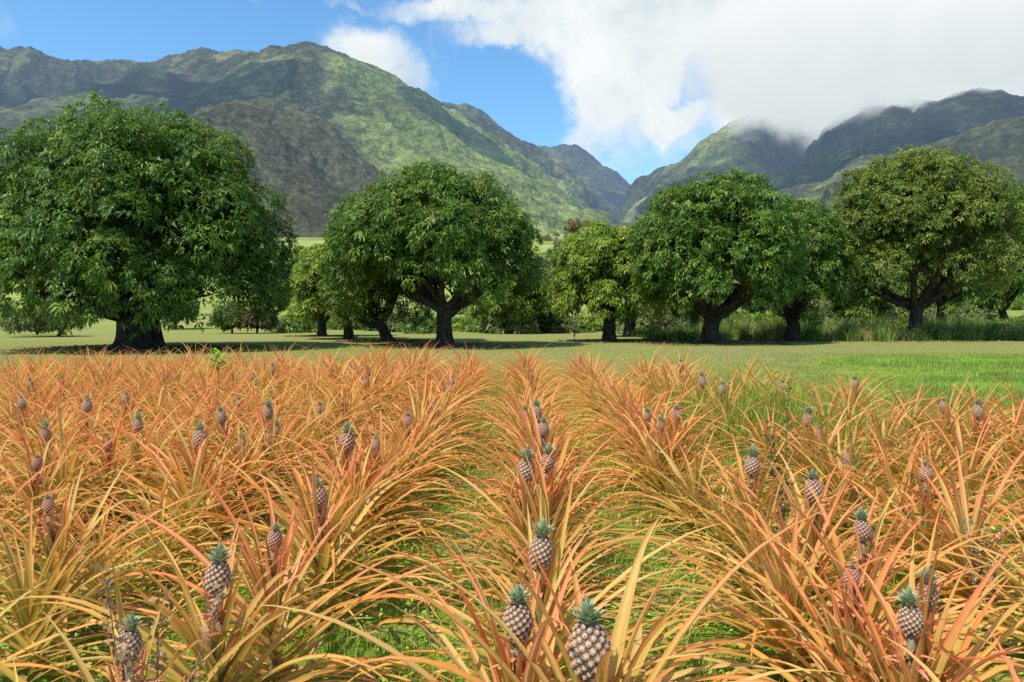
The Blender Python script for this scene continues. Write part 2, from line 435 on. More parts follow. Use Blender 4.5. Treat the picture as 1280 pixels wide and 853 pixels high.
def mountain_height(X, Y):
    H = np.full(X.shape, -1e3); G = np.zeros(X.shape)
    wx = X + 45 * fbm(X / 330, Y / 330, 3); wy = Y + 45 * fbm(X / 330 + 40, Y / 330 + 11, 3)
    for ri, (pl, slope, amp) in enumerate(RIDGES):
        P = ridge_pts(pl); arc = 0.0
        bh = np.full(X.shape, -1e4); bd = np.zeros(X.shape); bt = np.zeros(X.shape)
        for i in range(len(P) - 1):
            a = P[i]; b = P[i + 1]; ab = b[:2] - a[:2]; L = np.linalg.norm(ab)
            t = np.clip(((wx - a[0]) * ab[0] + (wy - a[1]) * ab[1]) / L ** 2, 0, 1)
            dx = wx - (a[0] + t * ab[0]); dy = wy - (a[1] + t * ab[1])
            d = np.hypot(dx, dy)
            side = np.sign(dx * ab[1] - dy * ab[0])
            h = a[2] + t * (b[2] - a[2]) - slope * (np.sqrt(d * d + (130 if ri != 5 else 30) ** 2) - (130 if ri != 5 else 30)) * 1.06
            k = h > bh
            bh = np.where(k, h, bh); bd = np.where(k, d, bd); bt = np.where(k, arc + t * L + side * 4000, bt)
            arc += L
        sp = ridged(bt / 330 + ri * 7.7, bd / 1500 + ri * 3.1, 5)
        h = bh - amp * 2.3 * np.clip(1.15 - sp, 0, 1.6) * np.clip(bd / 330, 0.0, 1) * np.clip((bh + 50) / 300, .15, 1)
        sp2 = ridged(bt / 120 + 3.3 * ri, bd / 800 + 1.7, 4)
        h = h - 34 * np.clip(1.0 - sp2, 0, 1.5) * np.clip(bd / 160, 0, 1)
        # concave foot, convex brow
        h = h - 18 * np.exp(-bd / 90) * 0 + 0.00008 * np.clip(bd - 200, 0, 700) ** 2
        k = 12.0
        m_ = np.maximum(H, h); H = m_ + k * np.log(np.exp((H - m_) / k) + np.exp((h - m_) / k)) * (np.abs(H - h) < 200)
        G = np.where(h >= H - 10, sp * .65 + sp2 * .35, G)
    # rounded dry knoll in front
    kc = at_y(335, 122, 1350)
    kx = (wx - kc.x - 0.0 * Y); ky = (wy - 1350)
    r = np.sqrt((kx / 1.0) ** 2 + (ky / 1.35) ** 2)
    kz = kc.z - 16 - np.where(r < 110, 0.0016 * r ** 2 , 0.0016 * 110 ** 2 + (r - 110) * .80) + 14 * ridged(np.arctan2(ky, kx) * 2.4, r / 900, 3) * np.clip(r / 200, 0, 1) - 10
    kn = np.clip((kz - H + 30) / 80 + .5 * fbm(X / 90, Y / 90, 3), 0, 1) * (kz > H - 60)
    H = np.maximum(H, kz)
    H = H - 6 - .008 * Y + 24 * fbm(X / 210, Y / 210, 3) * (1 - .5 * kn) + 7 * fbm(X / 60, Y / 60, 4) + 3.0 * fbm(X / 15, Y / 15, 2)
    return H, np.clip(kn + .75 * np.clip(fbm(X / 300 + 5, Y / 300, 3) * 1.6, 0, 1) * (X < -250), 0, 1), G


na, nd = 1300, 620
ang = np.radians(np.linspace(-50, 50, na)); dist = np.geomspace(430, 6200, nd)
A, D = np.meshgrid(ang, dist)
X = D * np.sin(A); Y = D * np.cos(A)
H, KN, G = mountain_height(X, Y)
base = gz(X, Y)
# valley floor stays low between the two massifs
H = np.where(Y > 5200, H, H)
low = base - 25
m_ = np.maximum(H, low); H = m_
u = (X / Y) * F + 655
grassy = np.clip((u - 400) / 130, 0, 1) * np.clip((760 - u) / 60, 0, 1) * (D < 2300)
grassy = np.maximum(grassy, .55 * np.clip(1 - np.abs(u - 900) / 90, 0, 1))
ravine_shade = np.clip((0.45 - G) * 1.2, 0, 1)
ii, jj = np.meshgrid(np.arange(nd - 1), np.arange(na - 1), indexing='ij')
q = np.stack([ii * na + jj, ii * na + jj + 1, (ii + 1) * na + jj + 1, (ii + 1) * na + jj], -1).reshape(-1, 4)
keep = (H.ravel() > (base - 22).ravel())[q].any(1)
q = q[keep]
used, inv = np.unique(q, return_inverse=True)
V = np.stack([X, Y, H], -1).reshape(-1, 3)[used]
grassy = grassy * .75 + .22 * np.clip((G - .75) * 1.6, 0, 1) * (.5 + fbm(X / 400, Y / 400, 2))  # spur tops made grassier and paler to paint relief light
T = np.stack([KN, np.clip(grassy, 0, 1.2), ravine_shade], -1).reshape(-1, 3)[used]
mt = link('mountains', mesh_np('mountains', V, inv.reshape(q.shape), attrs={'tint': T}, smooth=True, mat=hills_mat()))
tag(mt, 'green and brown forested mountain ridges rising behind the orchard', 'mountains', kind='structure')

# ------------------------------------------------------------------ sun, sky
SUN_EL, SUN_AZ = R(57), R(226)      # azimuth measured from +Y clockwise: sun is behind and left of the camera
sd = Vector((math.sin(SUN_AZ) * math.cos(SUN_EL), math.cos(SUN_AZ) * math.cos(SUN_EL), math.sin(SUN_EL)))
sun_d = bpy.data.lights.new('sun', 'SUN'); sun_d.energy = 5.0; sun_d.angle = R(0.55); sun_d.color = (1, .95, .86)
sun = bpy.data.objects.new('sun', sun_d); COL.objects.link(sun)
sun.rotation_euler = (-sd).to_track_quat('-Z', 'Y').to_euler()

w = bpy.data.worlds.new('World'); scene.world = w; w.use_nodes = True
nt = NT(w.node_tree); nt.n.clear()
wo = nt.new('ShaderNodeOutputWorld'); bg = nt.new('ShaderNodeBackground')
sky = nt.new('ShaderNodeTexSky'); sky.sky_type = 'NISHITA'; sky.sun_disc = False
sky.sun_elevation = SUN_EL; sky.sun_rotation = SUN_AZ; sky.altitude = 100; sky.air_density = 1.0; sky.dust_density = 0.6; sky.ozone_density = 2.0
SKY_S = 0.13
tc = nt.new('ShaderNodeTexCoord'); dirv = nt.vmath('NORMALIZE', tc.outputs['Generated'])
s3 = nt.sep(dirv)
# wide flat cloud deck: project the direction onto a plane overhead, warped
def cdir(px, py):
    return ray(px, py).normalized()
warp = nt.noise(dirv, 5.0, 6, 0.62, 0.0, color=True)
wv = nt.vmath('SCALE', nt.vmath('SUBTRACT', warp, (.5, .5, .5)), None)
wv.node.inputs['Scale'].default_value = 0.17
dw = nt.vmath('ADD', dirv, wv)
BL = [  # px, py, rx, ry, weight : where the cloud banks hang, as directions
    (1180, 20, 520, 115, 1.35), (1290, 90, 240, 50, .7), (940, 50, 230, 66, 1.3), (790, 15, 220, 50, 1.1), (610, 0, 170, 24, .8), (650, 38, 80, 30, .85), (450, 56, 75, 40, .80), (500, 88, 50, 20, .62),
    (782, 122, 74, 30, 1.25), (845, 150, 62, 30, 1.2), (930, 120, 70, 45, .9), (560, 55, 40, 40, .35), (400, -5, 120, 12, .45), (20, 0, 60, 10, .25), (990, 115, 100, 50, 1.1),
    (700, -250, 900, 170, .8), (-900, 100, 400, 80, .6), (2400, 100, 700, 160, .9)]
acc = None
for (a, b, rx, ry, wt) in BL:
    c = cdir(a, b)
    t1 = c.cross(Vector((0, 0, 1))).normalized(); t2 = t1.cross(c).normalized()
    df = nt.vmath('SUBTRACT', dw, tuple(c))
    cs = c.dot(cdir(640, 426.5)) if c.dot(cdir(640, 426.5)) > .3 else 1
    e1 = nt.math('MULTIPLY', nt.vmath('DOT_PRODUCT', df, tuple(t1), out=1), F / rx)
    e2 = nt.math('MULTIPLY', nt.vmath('DOT_PRODUCT', df, tuple(t2), out=1), F / ry)
    r2 = nt.math('ADD', nt.math('MULTIPLY', e1, e1), nt.math('MULTIPLY', e2, e2))
    gsn = nt.math('MULTIPLY', nt.math('POWER', 2.718, nt.math('MULTIPLY', r2, -1.0)), wt)
    acc = gsn if acc is None else nt.math('MAXIMUM', acc, gsn)
c = cdir(872, 122)
hd = nt.vmath('DISTANCE', dw, tuple(c), out=1)
hole = nt.math('ADD', nt.mr(hd, .012, .05, .95, 0, True), nt.mr(nt.vmath('DISTANCE', dw, tuple(cdir(640, 138)), out=1), .03, .105, .75, 0, True))
fb = nt.noise(dirv, 9.0, 9, 0.62, 0.3)
fb2 = nt.noise(dirv, 3.0, 6, 0.6, 0.2)
dens = nt.math('SUBTRACT', nt.math('ADD', acc, nt.math('MULTIPLY', nt.math('SUBTRACT', fb, .5), 0.95)), hole)
cov = nt.mr(dens, .30, .78, 0, 1, True)
shade = nt.math('ADD', nt.math('MULTIPLY', fb2, .55), nt.math('MULTIPLY', fb, .5))
ccol = nt.ramp(shade, [(.38, (.64, .73, .76)), (.50, (.82, .89, .90)), (.60, (.97, 1.0, 1.0))])
# brightest where the cloud edge turns to the light
rim = nt.mr(dens, .45, .95, .55, 0, True)
ccol = nt.mix(rim, ccol, (.92, .96, .98))
tint = nt.mix(1.0, sky.outputs[0], (1.0, 1.50, 1.68), 'MULTIPLY')
skc = nt.new('ShaderNodeVectorMath'); skc.operation = 'SCALE'; nt.l.new(tint, skc.inputs[0]); skc.inputs['Scale'].default_value = SKY_S
mixc = nt.mix(nt.math('MULTIPLY', cov, .97), skc.outputs[0], ccol)
dvd = nt.new('ShaderNodeVectorMath'); dvd.operation = 'SCALE'; nt.l.new(mixc, dvd.inputs[0]); dvd.inputs['Scale'].default_value = 1 / SKY_S
nt.l.new(dvd.outputs[0], bg.inputs[0]); bg.inputs[1].default_value = SKY_S
nt.l.new(bg.outputs[0], wo.inputs[0])

# ------------------------------------------------------------------ cloud bodies: seen ones on the summits, unseen ones added for shade
def unit_puff(seed, k=4):
    import bmesh
    bm = bmesh.new(); bmesh.ops.create_icosphere(bm, subdivisions=k, radius=1.0)
    r = random.Random(seed); off = r.random() * 50
    from mathutils import noise as mn
    for v in bm.verts:
        n = mn.fractal(v.co * 1.8 + Vector((off, 0, 0)), 1.0, 2.0, 4)
        v.co *= 0.88 + 0.16 * n
    me = bpy.data.meshes.new('cloud'); bm.to_mesh(me); bm.free()
    for p in me.polygons: p.use_smooth = True
    return me


def cloud_vol_mat(name, density, bright, ragged=1.5):
    m, nt, out = new_mat(name)
    tc = nt.new('ShaderNodeTexCoord'); p = tc.outputs['Object']
    g = nt.new('ShaderNodeNewGeometry')
    n = nt.noise(g.outputs['Position'], 0.0048 if ragged < 2 else .0085, 6, 0.62)
    l = nt.vmath('LENGTH', p, out=1)
    fall = nt.mr(l, .30, .84, 1, 0, True)
    d = nt.mr(nt.math('ADD', nt.math('MULTIPLY', fall, .85), nt.math('MULTIPLY', nt.math('SUBTRACT', n, .5), ragged)), .28, .75, 0, 1, True)
    d = nt.math('MULTIPLY', d, nt.mr(l, .74, .84, 1, 0))
    d = nt.math('MULTIPLY', d, density)
    ab = nt.new('ShaderNodeVolumeAbsorption'); ab.inputs[0].default_value = (0, 0, 0, 1); nt.l.new(d, ab.inputs[1])
    em = nt.new('ShaderNodeEmission')  # glow stands in for sunlight scattered by the cloud
    z = nt.sep(p)[2]
    cc = nt.mix(nt.mr(nt.math('ADD', z, nt.math('SUBTRACT', n, .5)), -.5, .5), (.70, .77, .79), (.93, .97, .98))  # bright top and grey base painted into the glow colour
    nt.l.new(cc, em.inputs[0]); nt.l.new(nt.math('MULTIPLY', d, bright), em.inputs[1])
    ad = nt.new('ShaderNodeAddShader'); nt.l.new(ab.outputs[0], ad.inputs[0]); nt.l.new(em.outputs[0], ad.inputs[1])
    nt.l.new(ad.outputs[0], out.inputs['Volume'])
    return m


M_cv = cloud_vol_mat('cloud_vapour', .022, 1.0)
M_cw = cloud_vol_mat('thin_cloud_vapour', .007, 1.0)
M_cl = cloud_vol_mat('torn_cloud_vapour', .0055, 1.0, 3.0)
for i, (px, py, Yd, sx, sy, sz, mt_, lab) in enumerate([
        (1065, 80, 2100, 800, 500, 330, M_cv, 'grey white cloud bank sitting on the summits at the right'),
        (1250, 45, 1800, 420, 300, 210, M_cv, 'low cloud touching the highest right hand summit'),
        (985, 94, 2350, 320, 300, 170, M_cw, 'thin cloud edge spilling over the ridge beside the gap'),
        (474, 80, 2230, 300, 240, 135, M_cl, 'wispy cloud drifting against the left ridge below its peak')]):
    me = unit_puff(i); me.materials.append(mt_)
    o = link('cloud', me, None, at_y(px, py, Yd), (0, 0, 0), (sx, sy, sz))
    tag(o, lab, 'cloud', 'clouds on the mountain tops', 'structure')

M_cs, nt, out = new_mat('shadow_cloud_body')  # surface of the unseen clouds added to shade the slopes
tc = nt.new('ShaderNodeTexCoord')
sh_ = principled(nt, None, nt.ramp(nt.noise(tc.outputs['Object'], 3, 4), [(.3, (.7, .72, .75)), (.7, (.9, .9, .9))]), 1, 0, translucent=.15)
tb_ = nt.new('ShaderNodeBsdfTransparent'); mx_ = nt.new('ShaderNodeMixShader')
nt.l.new(nt.mr(nt.noise(tc.outputs['Object'], 2.2, 6, .65), .36, .56, .4, .95), mx_.inputs[0]); nt.l.new(tb_.outputs[0], mx_.inputs[1]); nt.l.new(sh_, mx_.inputs[2]); nt.l.new(mx_.outputs[0], out.inputs[0])
for i, (px, py, D, sx, sy, lab) in enumerate([
        (80, 150, 1850, 440, 220, 'unseen cloud added to shade the left ridge'),
        (300, 150, 1650, 260, 150, 'small unseen cloud added to shade the shoulder behind the brown knoll'),
        (600, 205, 1900, 230, 110, 'small unseen cloud added to shade the valley side'),
        (1060, 190, 1800, 560, 380, 'broad unseen cloud added to shade the slopes at the right'),
        (740, 215, 3300, 300, 300, 'unseen cloud added to shade the head of the valley')]):
    p = at_y(px, py, D); zc = 1500.0 if D < 3000 else 2000.0
    p = p + sd * ((zc - p.z) / sd.z)  # shifted towards the sun, out of view, to shade that slope
    me = unit_puff(40 + i); me.materials.append(M_cs)
    o = link('shadow_cloud', me, None, p, (0, 0, i), (sx, sy, 60))
    tag(o, lab, 'cloud', None, 'structure')

# ------------------------------------------------------------------ trees
def rand_dirs(n, r):
    v = r.normal(size=(n, 3)); return v / np.linalg.norm(v, axis=1)[:, None]


def leaf_clusters(C, N, r, L=.36, W=.085, nl=11, young=.12, depth=None, droop=.75):
    """C centres (n,3), N axes (n,3): rosettes of drooping lance leaves, 4 verts, 2 tris a leaf"""
    n = len(C)
    ref = np.tile([0.31, .2, .93], (n, 1)); S = np.cross(N, ref); S /= np.linalg.norm(S, axis=1)[:, None] + 1e-9
    Tn = np.cross(N, S)
    k = np.arange(nl)
    az = k[None] * 2.4 + r.uniform(0, 6.28, (n, 1)) + r.normal(0, .2, (n, nl))
    tl = r.uniform(.45, 1.75, (n, nl))
    rad = np.cos(az)[..., None] * S[:, None] + np.sin(az)[..., None] * Tn[:, None]
    d = np.cos(tl)[..., None] * N[:, None] + np.sin(tl)[..., None] * rad
    ll = L * r.uniform(.6, 1.2, (n, nl, 1)) * r.uniform(.6, 1.35, (n, 1, 1))
    d1 = d.copy(); d1[..., 2] -= droop * .35; d1 /= np.linalg.norm(d1, axis=2)[..., None]
    d2 = d.copy(); d2[..., 2] -= droop * 1.5; d2 /= np.linalg.norm(d2, axis=2)[..., None]
    p0 = C[:, None] + d * .03
    pm = p0 + d1 * ll * .5; pt = pm + d2 * ll * .5
    side = np.cross(d1, N[:, None] + r.normal(0, .35, (n, nl, 3))); side /= np.linalg.norm(side, axis=2)[..., None] + 1e-9
    ww = W * r.uniform(.8, 1.2, (n, nl, 1)) * .5
    v = np.stack([p0, pm - side * ww, pm + side * ww, pt], 2).reshape(-1, 3)
    m = n * nl; b = np.arange(m)[:, None] * 4
    t = np.concatenate([b + [0, 1, 2], b + [1, 3, 2]])
    col = np.zeros((n, nl, 4, 3))
    col[..., 0] = np.clip(r.uniform(0, 1, (n, 1, 1)) * .7 + r.uniform(0, .3, (n, nl, 1)), 0, 1)
    yg = (r.uniform(0, 1, (n, 1, 1)) < young) * r.uniform(.3, 1, (n, 1, 1))
    col[..., 1] = yg
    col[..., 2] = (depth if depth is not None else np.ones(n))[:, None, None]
    return v, t, col.reshape(-1, 3)


def make_crown(seed, rx, ry, top, mid, bot, npuff, ncl, off=(0, 0), L=.36, W=.085, young=.12, lean=0.0, puff=.30):
    r = np.random.default_rng(seed)
    i = np.arange(npuff); zz = 1 - 1.45 * (i + .5) / npuff       # directions down to z=-.45
    ph = i * 2.39996 + r.uniform(0, 6)
    dr = np.stack([np.sqrt(np.clip(1 - zz ** 2, 0, 1)) * np.cos(ph), np.sqrt(np.clip(1 - zz ** 2, 0, 1)) * np.sin(ph), zz], -1)
    dr += r.normal(0, .07, dr.shape); dr /= np.linalg.norm(dr, axis=1)[:, None]
    rz = np.where(dr[:, 2] > 0, top - mid, (mid - bot) / .45 * .9)
    mean = (rx + ry) / 2
    pr = puff * mean * r.uniform(.5, 1.2, npuff)
    sc = np.stack([np.full(npuff, rx), np.full(npuff, ry), rz], -1)
    PC = dr * (sc - np.minimum(pr, rz * .8)[:, None] * np.array([.85, .85, .9])) * r.uniform(.85, 1.06, (npuff, 1))
    PC += [off[0], off[1], mid]
    PC[:, 2] = np.maximum(PC[:, 2], bot + pr * .45)
    per = np.maximum((ncl * pr ** 2 / (pr ** 2).sum()).astype(int), 10)
    C = []; N = []; Dp = []
    for j in range(npuff):
        d = rand_dirs(per[j] * 2, r)
        d = d[((d @ dr[j]) + .7 * d[:, 2]) > .05][:per[j]]
        rr = pr[j] * r.uniform(.82, 1.06, (len(d), 1))
        lump = 1 + .14 * np.sin(d[:, :1] * 7 + j) * np.cos(d[:, 1:2] * 6 + 2 * j)
        c = PC[j] + d * rr * lump * [1, 1, .85]
        ax = d * .8 + [0, 0, .55] + r.normal(0, .25, d.shape)
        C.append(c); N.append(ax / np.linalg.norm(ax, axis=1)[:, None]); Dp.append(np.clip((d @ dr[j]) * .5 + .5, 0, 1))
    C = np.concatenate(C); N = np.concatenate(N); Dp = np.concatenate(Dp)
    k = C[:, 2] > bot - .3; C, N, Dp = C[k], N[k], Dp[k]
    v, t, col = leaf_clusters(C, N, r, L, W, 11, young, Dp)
    # coarser inner foliage that closes the crown
    nin = ncl // 3
    d = rand_dirs(nin, r); d[:, 2] = np.where(d[:, 2] < -.3, -d[:, 2], d[:, 2])
    rr = r.uniform(.35, .86, (nin, 1))
    rz = np.where(d[:, 2] > 0, top - mid, (mid - bot) / .45 * .9)[:, None]
    c = d * np.concatenate([np.full((nin, 1), rx), np.full((nin, 1), ry), rz], 1) * rr + [off[0], off[1], mid]
    c = c[c[:, 2] > bot + .3]
    ax = d[:len(c)] * .5 + [0, 0, .4] + r.normal(0, .5, (len(c), 3)); ax /= np.linalg.norm(ax, axis=1)[:, None]
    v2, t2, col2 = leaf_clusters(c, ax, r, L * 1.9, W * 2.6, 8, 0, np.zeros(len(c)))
    V = np.concatenate([v, v2]); T_ = np.concatenate([t, t2 + len(v)]); Cc = np.concatenate([col, col2])
    return V, T_, Cc, PC, pr


def make_trunk(seed, r0, fork, PC, nlimb=8, lean=(0, 0), flare=1.5, lowbias=True, thin=.32):
    r = np.random.default_rng(seed + 500)
    r0 = r0 * (.84 if r0 < .9 else 1)
    tr = Acc()
    fk = np.array([lean[0], lean[1], fork])
    t = np.linspace(0, 1, 9)[:, None]
    pts = t * fk + np.sin(t * 3.1) * [[.06 * r0, .05, 0]] - np.array([0, 0, .1]) * (1 - t)
    rad = r0 * (1 + (flare - 1) * np.exp(-t[:, 0] * 7) - .12 * t[:, 0])
    tube(tr, pts, rad, 16, None, .07)
    limbs = []
    order = np.argsort(PC[:, 2]); cand = order[:max(nlimb * 3, 10)]
    ch = []
    azs = np.arctan2(PC[cand, 1] - fk[1], PC[cand, 0] - fk[0])
    for k in range(nlimb):
        want = -math.pi + 2 * math.pi * (k + r.uniform(0, .4)) / nlimb
        df = np.abs(np.angle(np.exp(1j * (azs - want)))) + r.uniform(0, .3, len(cand)); ch.append(cand[np.argmin(df)])
    for j in ch:
        a = Acc()
        st = fk * r.uniform(.62, .98); e = PC[j] + [0, 0, 0.2]
        m1 = st * .62 + e * .38 + [0, 0, -.05 * np.linalg.norm(e - st)] + r.normal(0, .25, 3)
        m2 = st * .28 + e * .72 + [0, 0, .02 * np.linalg.norm(e - st)] + r.normal(0, .3, 3)
        tt = np.linspace(0, 1, 12)[:, None]
        P = (1 - tt) ** 3 * st + 3 * tt * (1 - tt) ** 2 * m1 + 3 * tt ** 2 * (1 - tt) * m2 + tt ** 3 * e
        P += .05 * np.sin(tt * 17 + r.uniform(0, 6, 3))
        lr = r0 * r.uniform(.34, .55)
        tube(a, P, lr * (1 - .82 * tt[:, 0]) + .03, 8, None, .06)
        for s in range(5):                       # side branches
            k = r.integers(4, 10); jj = r.integers(0, len(PC)); e2 = P[k] * .35 + PC[jj] * .65 if np.linalg.norm(PC[jj] - P[k]) < 4.5 else P[k] + r.normal(0, 1, 3) + [0, 0, 1.3]
            u_ = np.linspace(0, 1, 6)[:, None]
            Q = P[k] + (e2 - P[k]) * u_ + .12 * np.sin(u_ * 6) * r.normal(0, 1, 3)
            tube(a, Q, lr * thin * (1 - .8 * u_[:, 0]) + .012, 5)
        limbs.append(a)
    return tr, limbs


def tree(name, loc, crown_args, trunk_args, mat, label, cat, group, rz=0.0):
    e = link(name, None, None, loc, (0, 0, rz))
    tag(e, label, cat, group)
    V, T_, Cc, PC, pr = make_crown(**crown_args)
    link('crown', mesh_np('crown', V, None, T_, {'tint': Cc}, False, mat), e)
    tr, limbs = make_trunk(crown_args['seed'], PC=PC, **trunk_args)
    link('trunk', tr.mesh('trunk', M_bark, True), e)
    for a in limbs: link('limb', a.mesh('limb', M_bark, True), e)
    return e


def tree_px(label, base, box, mat, seed, ncl, npuff=46, Yover=None, r0=.5, fork=None, young=.12, L=.35, W=.075, midf=.36, botpx=None, group='mango trees of the orchard', name='mango_tree', nlimb=8, puff=.30, lean=None, depthf=1.0):
    """base: pixel of the trunk foot; box: crown left, right, top, bottom in pixels"""
    b = at_z(base[0], base[1]) if Yover is None else at_y(base[0], 400, Yover)
    b.z = float(gz(b.x, b.y)); Yd = b.y
    l = at_y(box[0], box[2], Yd); rr = at_y(box[1], box[3], Yd)
    rx = (rr.x - l.x) / 2; cx = (rr.x + l.x) / 2 - b.x; top = l.z - b.z; bot = rr.z - b.z
    bot = max(bot, .5)
    mid = bot + (top - bot) * midf
    ncl = int(ncl * 1.4)
    if Yd > 52: L = L * min(Yd / 48, 1.7); W = W * min(Yd / 48, 1.7)
    fk = fork if fork else bot + (mid - bot) * .35
    return tree(name, b, dict(seed=seed, rx=rx, ry=rx * depthf, top=top, mid=mid, bot=bot, npuff=npuff, ncl=ncl, off=(cx, 0), L=L, W=W, young=young, puff=puff),
                dict(r0=r0, fork=fk, nlimb=nlimb, lean=lean if lean else (cx * .12, 0)), mat, label, 'tree', group)


tree_px('huge dome shaped mango tree with thick dark trunk standing alone at the left', (172, 436), (-18, 357, 126, 412), M_mango, 11, 6200, 84, r0=1.02, fork=2.4, nlimb=10, young=.06, puff=.24, midf=.33)
tree_px('large round mango tree with slanting limbs left of the valley gap', (556, 433), (416, 672, 207, 384), M_mango, 12, 3800, 56, r0=.50, fork=2.3, nlimb=9, young=.09, puff=.27, midf=.42)
tree_px('mango tree with leaning forked trunk just behind the large round tree', (485, 427), (398, 560, 245, 405), M_mango, 13, 2200, 36, r0=.42, fork=1.6, lean=(-.6, 0), young=.1)
tree_px('yellow green mango tree with low drooping crown beside the leaning trunk', (402, 420.5), (358, 455, 302, 408), M_mango_b, 14, 1500, 26, r0=.42, young=.3)
tree_px('mango tree of mixed yellow and dark leaves with a twin low trunk', (436, 424), (366, 470, 306, 405), M_mango_b, 15, 1500, 28, r0=.40, young=.25)
tree_px('bright green mango tree with yellow new leaves right of the gap', (762, 427), (684, 832, 272, 402), M_mango_b, 16, 2500, 36, r0=.48, young=.28, puff=.28)
tree_px('dark mango tree half hidden behind the bright green tree', (787, 421), (740, 850, 290, 395), M_mango, 17, 1200, 26, r0=.5)
tree_px('broad mango tree with several upright limbs and rounded double top', (888, 429.5), (786, 1002, 214, 398), M_mango, 18, 3600, 54, r0=.58, fork=1.9, nlimb=9, young=.1, puff=.27, midf=.40)
tree_px('narrower mango tree with short double trunk between two broad trees', (990, 426), (938, 1062, 240, 402), M_mango, 19, 2200, 36, r0=.55, fork=1.2, young=.08)
tree_px('wide mango tree with reddish new leaves and a Y shaped trunk', (1144, 425), (1032, 1262, 182, 376), M_mango_r, 20, 4200, 56, r0=.52, fork=2.6, nlimb=8, young=.30, puff=.26, midf=.42)
tree_px('mango tree with bare lower limbs cut off by the right edge', (1262, 415), (1195, 1340, 222, 388), M_mango, 21, 3600, 34, r0=.45, fork=3.0, lean=(-1.2, 0))
# second line, seen between and below the others
tree_px('grey green tree with pale curved stems in the middle of the gap', (690, 416), (640, 724, 320, 398), M_olive, 22, 1100, 24, r0=.3, young=.2, nlimb=7)
tree_px('leafy mango tree with dark trunk behind the right side of the large round tree', (643, 417), (585, 690, 330, 404), M_mango_b, 23, 1300, 26, r0=.4, young=.1)
tree_px('dark trunked mango tree glimpsed under the broad double topped crown', (868, 419), (835, 905, 300, 392), M_mango, 24, 800, 20, r0=.42)
tree_px('slender forked tree deep behind the narrower mango tree', (938, 414), (905, 985, 300, 388), M_mango, 25, 800, 20, r0=.28)
tree_px('small drooping tree in long grass between the narrow and wide mango trees', (1072, 416), (1036, 1108, 300, 400), M_mango, 26, 900, 20, r0=.3, young=.15)
tree_px('dark mango tree with straight trunk behind the wide reddish tree', (1176, 418), (1130, 1225, 280, 392), M_mango, 27, 900, 22, r0=.5)
tree_px('dark green tree standing behind the yellow green mango tree', (372, 409), (338, 412, 308, 398), M_mango, 28, 1000, 22, r0=.4)
tree_px('mango tree filling the space behind the big tree and left frame', (60, 407), (18, 100, 300, 404), M_mango, 29, 500, 16, r0=.4)
tree_px('tall dark treetop rising behind the narrower mango tree', (1012, 409), (968, 1050, 246, 385), M_mango, 34, 900, 22, r0=.4, young=.05)
tree_px('pinkish half bare tree on the slope in the gap', (735, 405), (690, 772, 272, 395), M_scrub, 30, 900, 24, r0=.25, young=.5)
# small orchard trees and shrubs on the left lawn
tree_px('low spreading grey tree with crooked bare trunk under the big mango', (72, 421), (12, 98, 384, 412), M_olive, 31, 260, 12, r0=.18, fork=.7, group='small trees on the left lawn', name='small_tree', L=.3, lean=(.4, 0))
tree_px('small olive shrub tree left of the brown one beside the lawn', (290, 417), (266, 310, 382, 412), M_olive, 32, 320, 12, r0=.12, fork=.7, group='small trees on the left lawn', name='small_tree', L=.3, young=.3)
tree_px('small rusty brown shrub tree with several thin stems', (321, 417), (302, 346, 384, 412), M_scrub, 33, 320, 12, r0=.12, fork=.7, group='small trees on the left lawn', name='small_tree', L=.3, young=.6)
tree_px('round reddish brown bush low on the left lawn', (46, 419), (28, 62, 409, 420), M_scrub, 35, 160, 9, r0=.08, fork=.3, group='small trees on the left lawn', name='small_tree', L=.25, young=.8)
tree_px('small forked tree right behind the trunk of the big mango', (219, 413), (196, 246, 372, 400), M_mango, 36, 380, 14, r0=.2, fork=.9, group='small trees on the left lawn', name='small_tree', L=.3)

# dense low brush behind the orchard line
def bush_mesh(seed, w, h, n, young):
    r = np.random.default_rng(seed)
    d = rand_dirs(n, r); d[:, 2] = np.abs(d[:, 2])
    rr = r.uniform(.55, 1.0, (n, 1)); lump = 1 + .25 * np.sin(d[:, :1] * 5 + seed) * np.cos(d[:, 1:2] * 4)
    C = d * [w, w * .8, h] * rr * lump
    ax = d + [0, 0, .4] + r.normal(0, .3, d.shape); ax /= np.linalg.norm(ax, axis=1)[:, None]
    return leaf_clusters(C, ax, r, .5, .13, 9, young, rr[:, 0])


bm_ = []
for i in range(5):
    v, t, c = bush_mesh(60 + i, 2.6, 2.0, 300, .15)
    bm_.append([mesh_np('bush', v, None, t, {'tint': c}, False, m) for m in (M_olive, M_mango, M_mango_b)])
r = np.random.default_rng(99)
words_place = []
nb = 0
for px in list(np.linspace(590, 1300, 30)) + list(np.linspace(360, 640, 12)):
    Yd = r.uniform(66, 90); p = at_y(px + r.uniform(-12, 12), 400, Yd); s = r.uniform(.7, 1.25)
    o = link('bush', bm_[r.integers(5)][int(r.choice([0, 0, 1, 2]))], None, (p.x, Yd, float(gz(p.x, Yd)) - .1), (0, 0, r.uniform(0, 6)), (s, s, s * r.uniform(.8, 1.4)))
    tag(o, 'leafy bush in the dim undergrowth behind the orchard trunks', 'bush', 'bushes in the undergrowth behind the orchard')
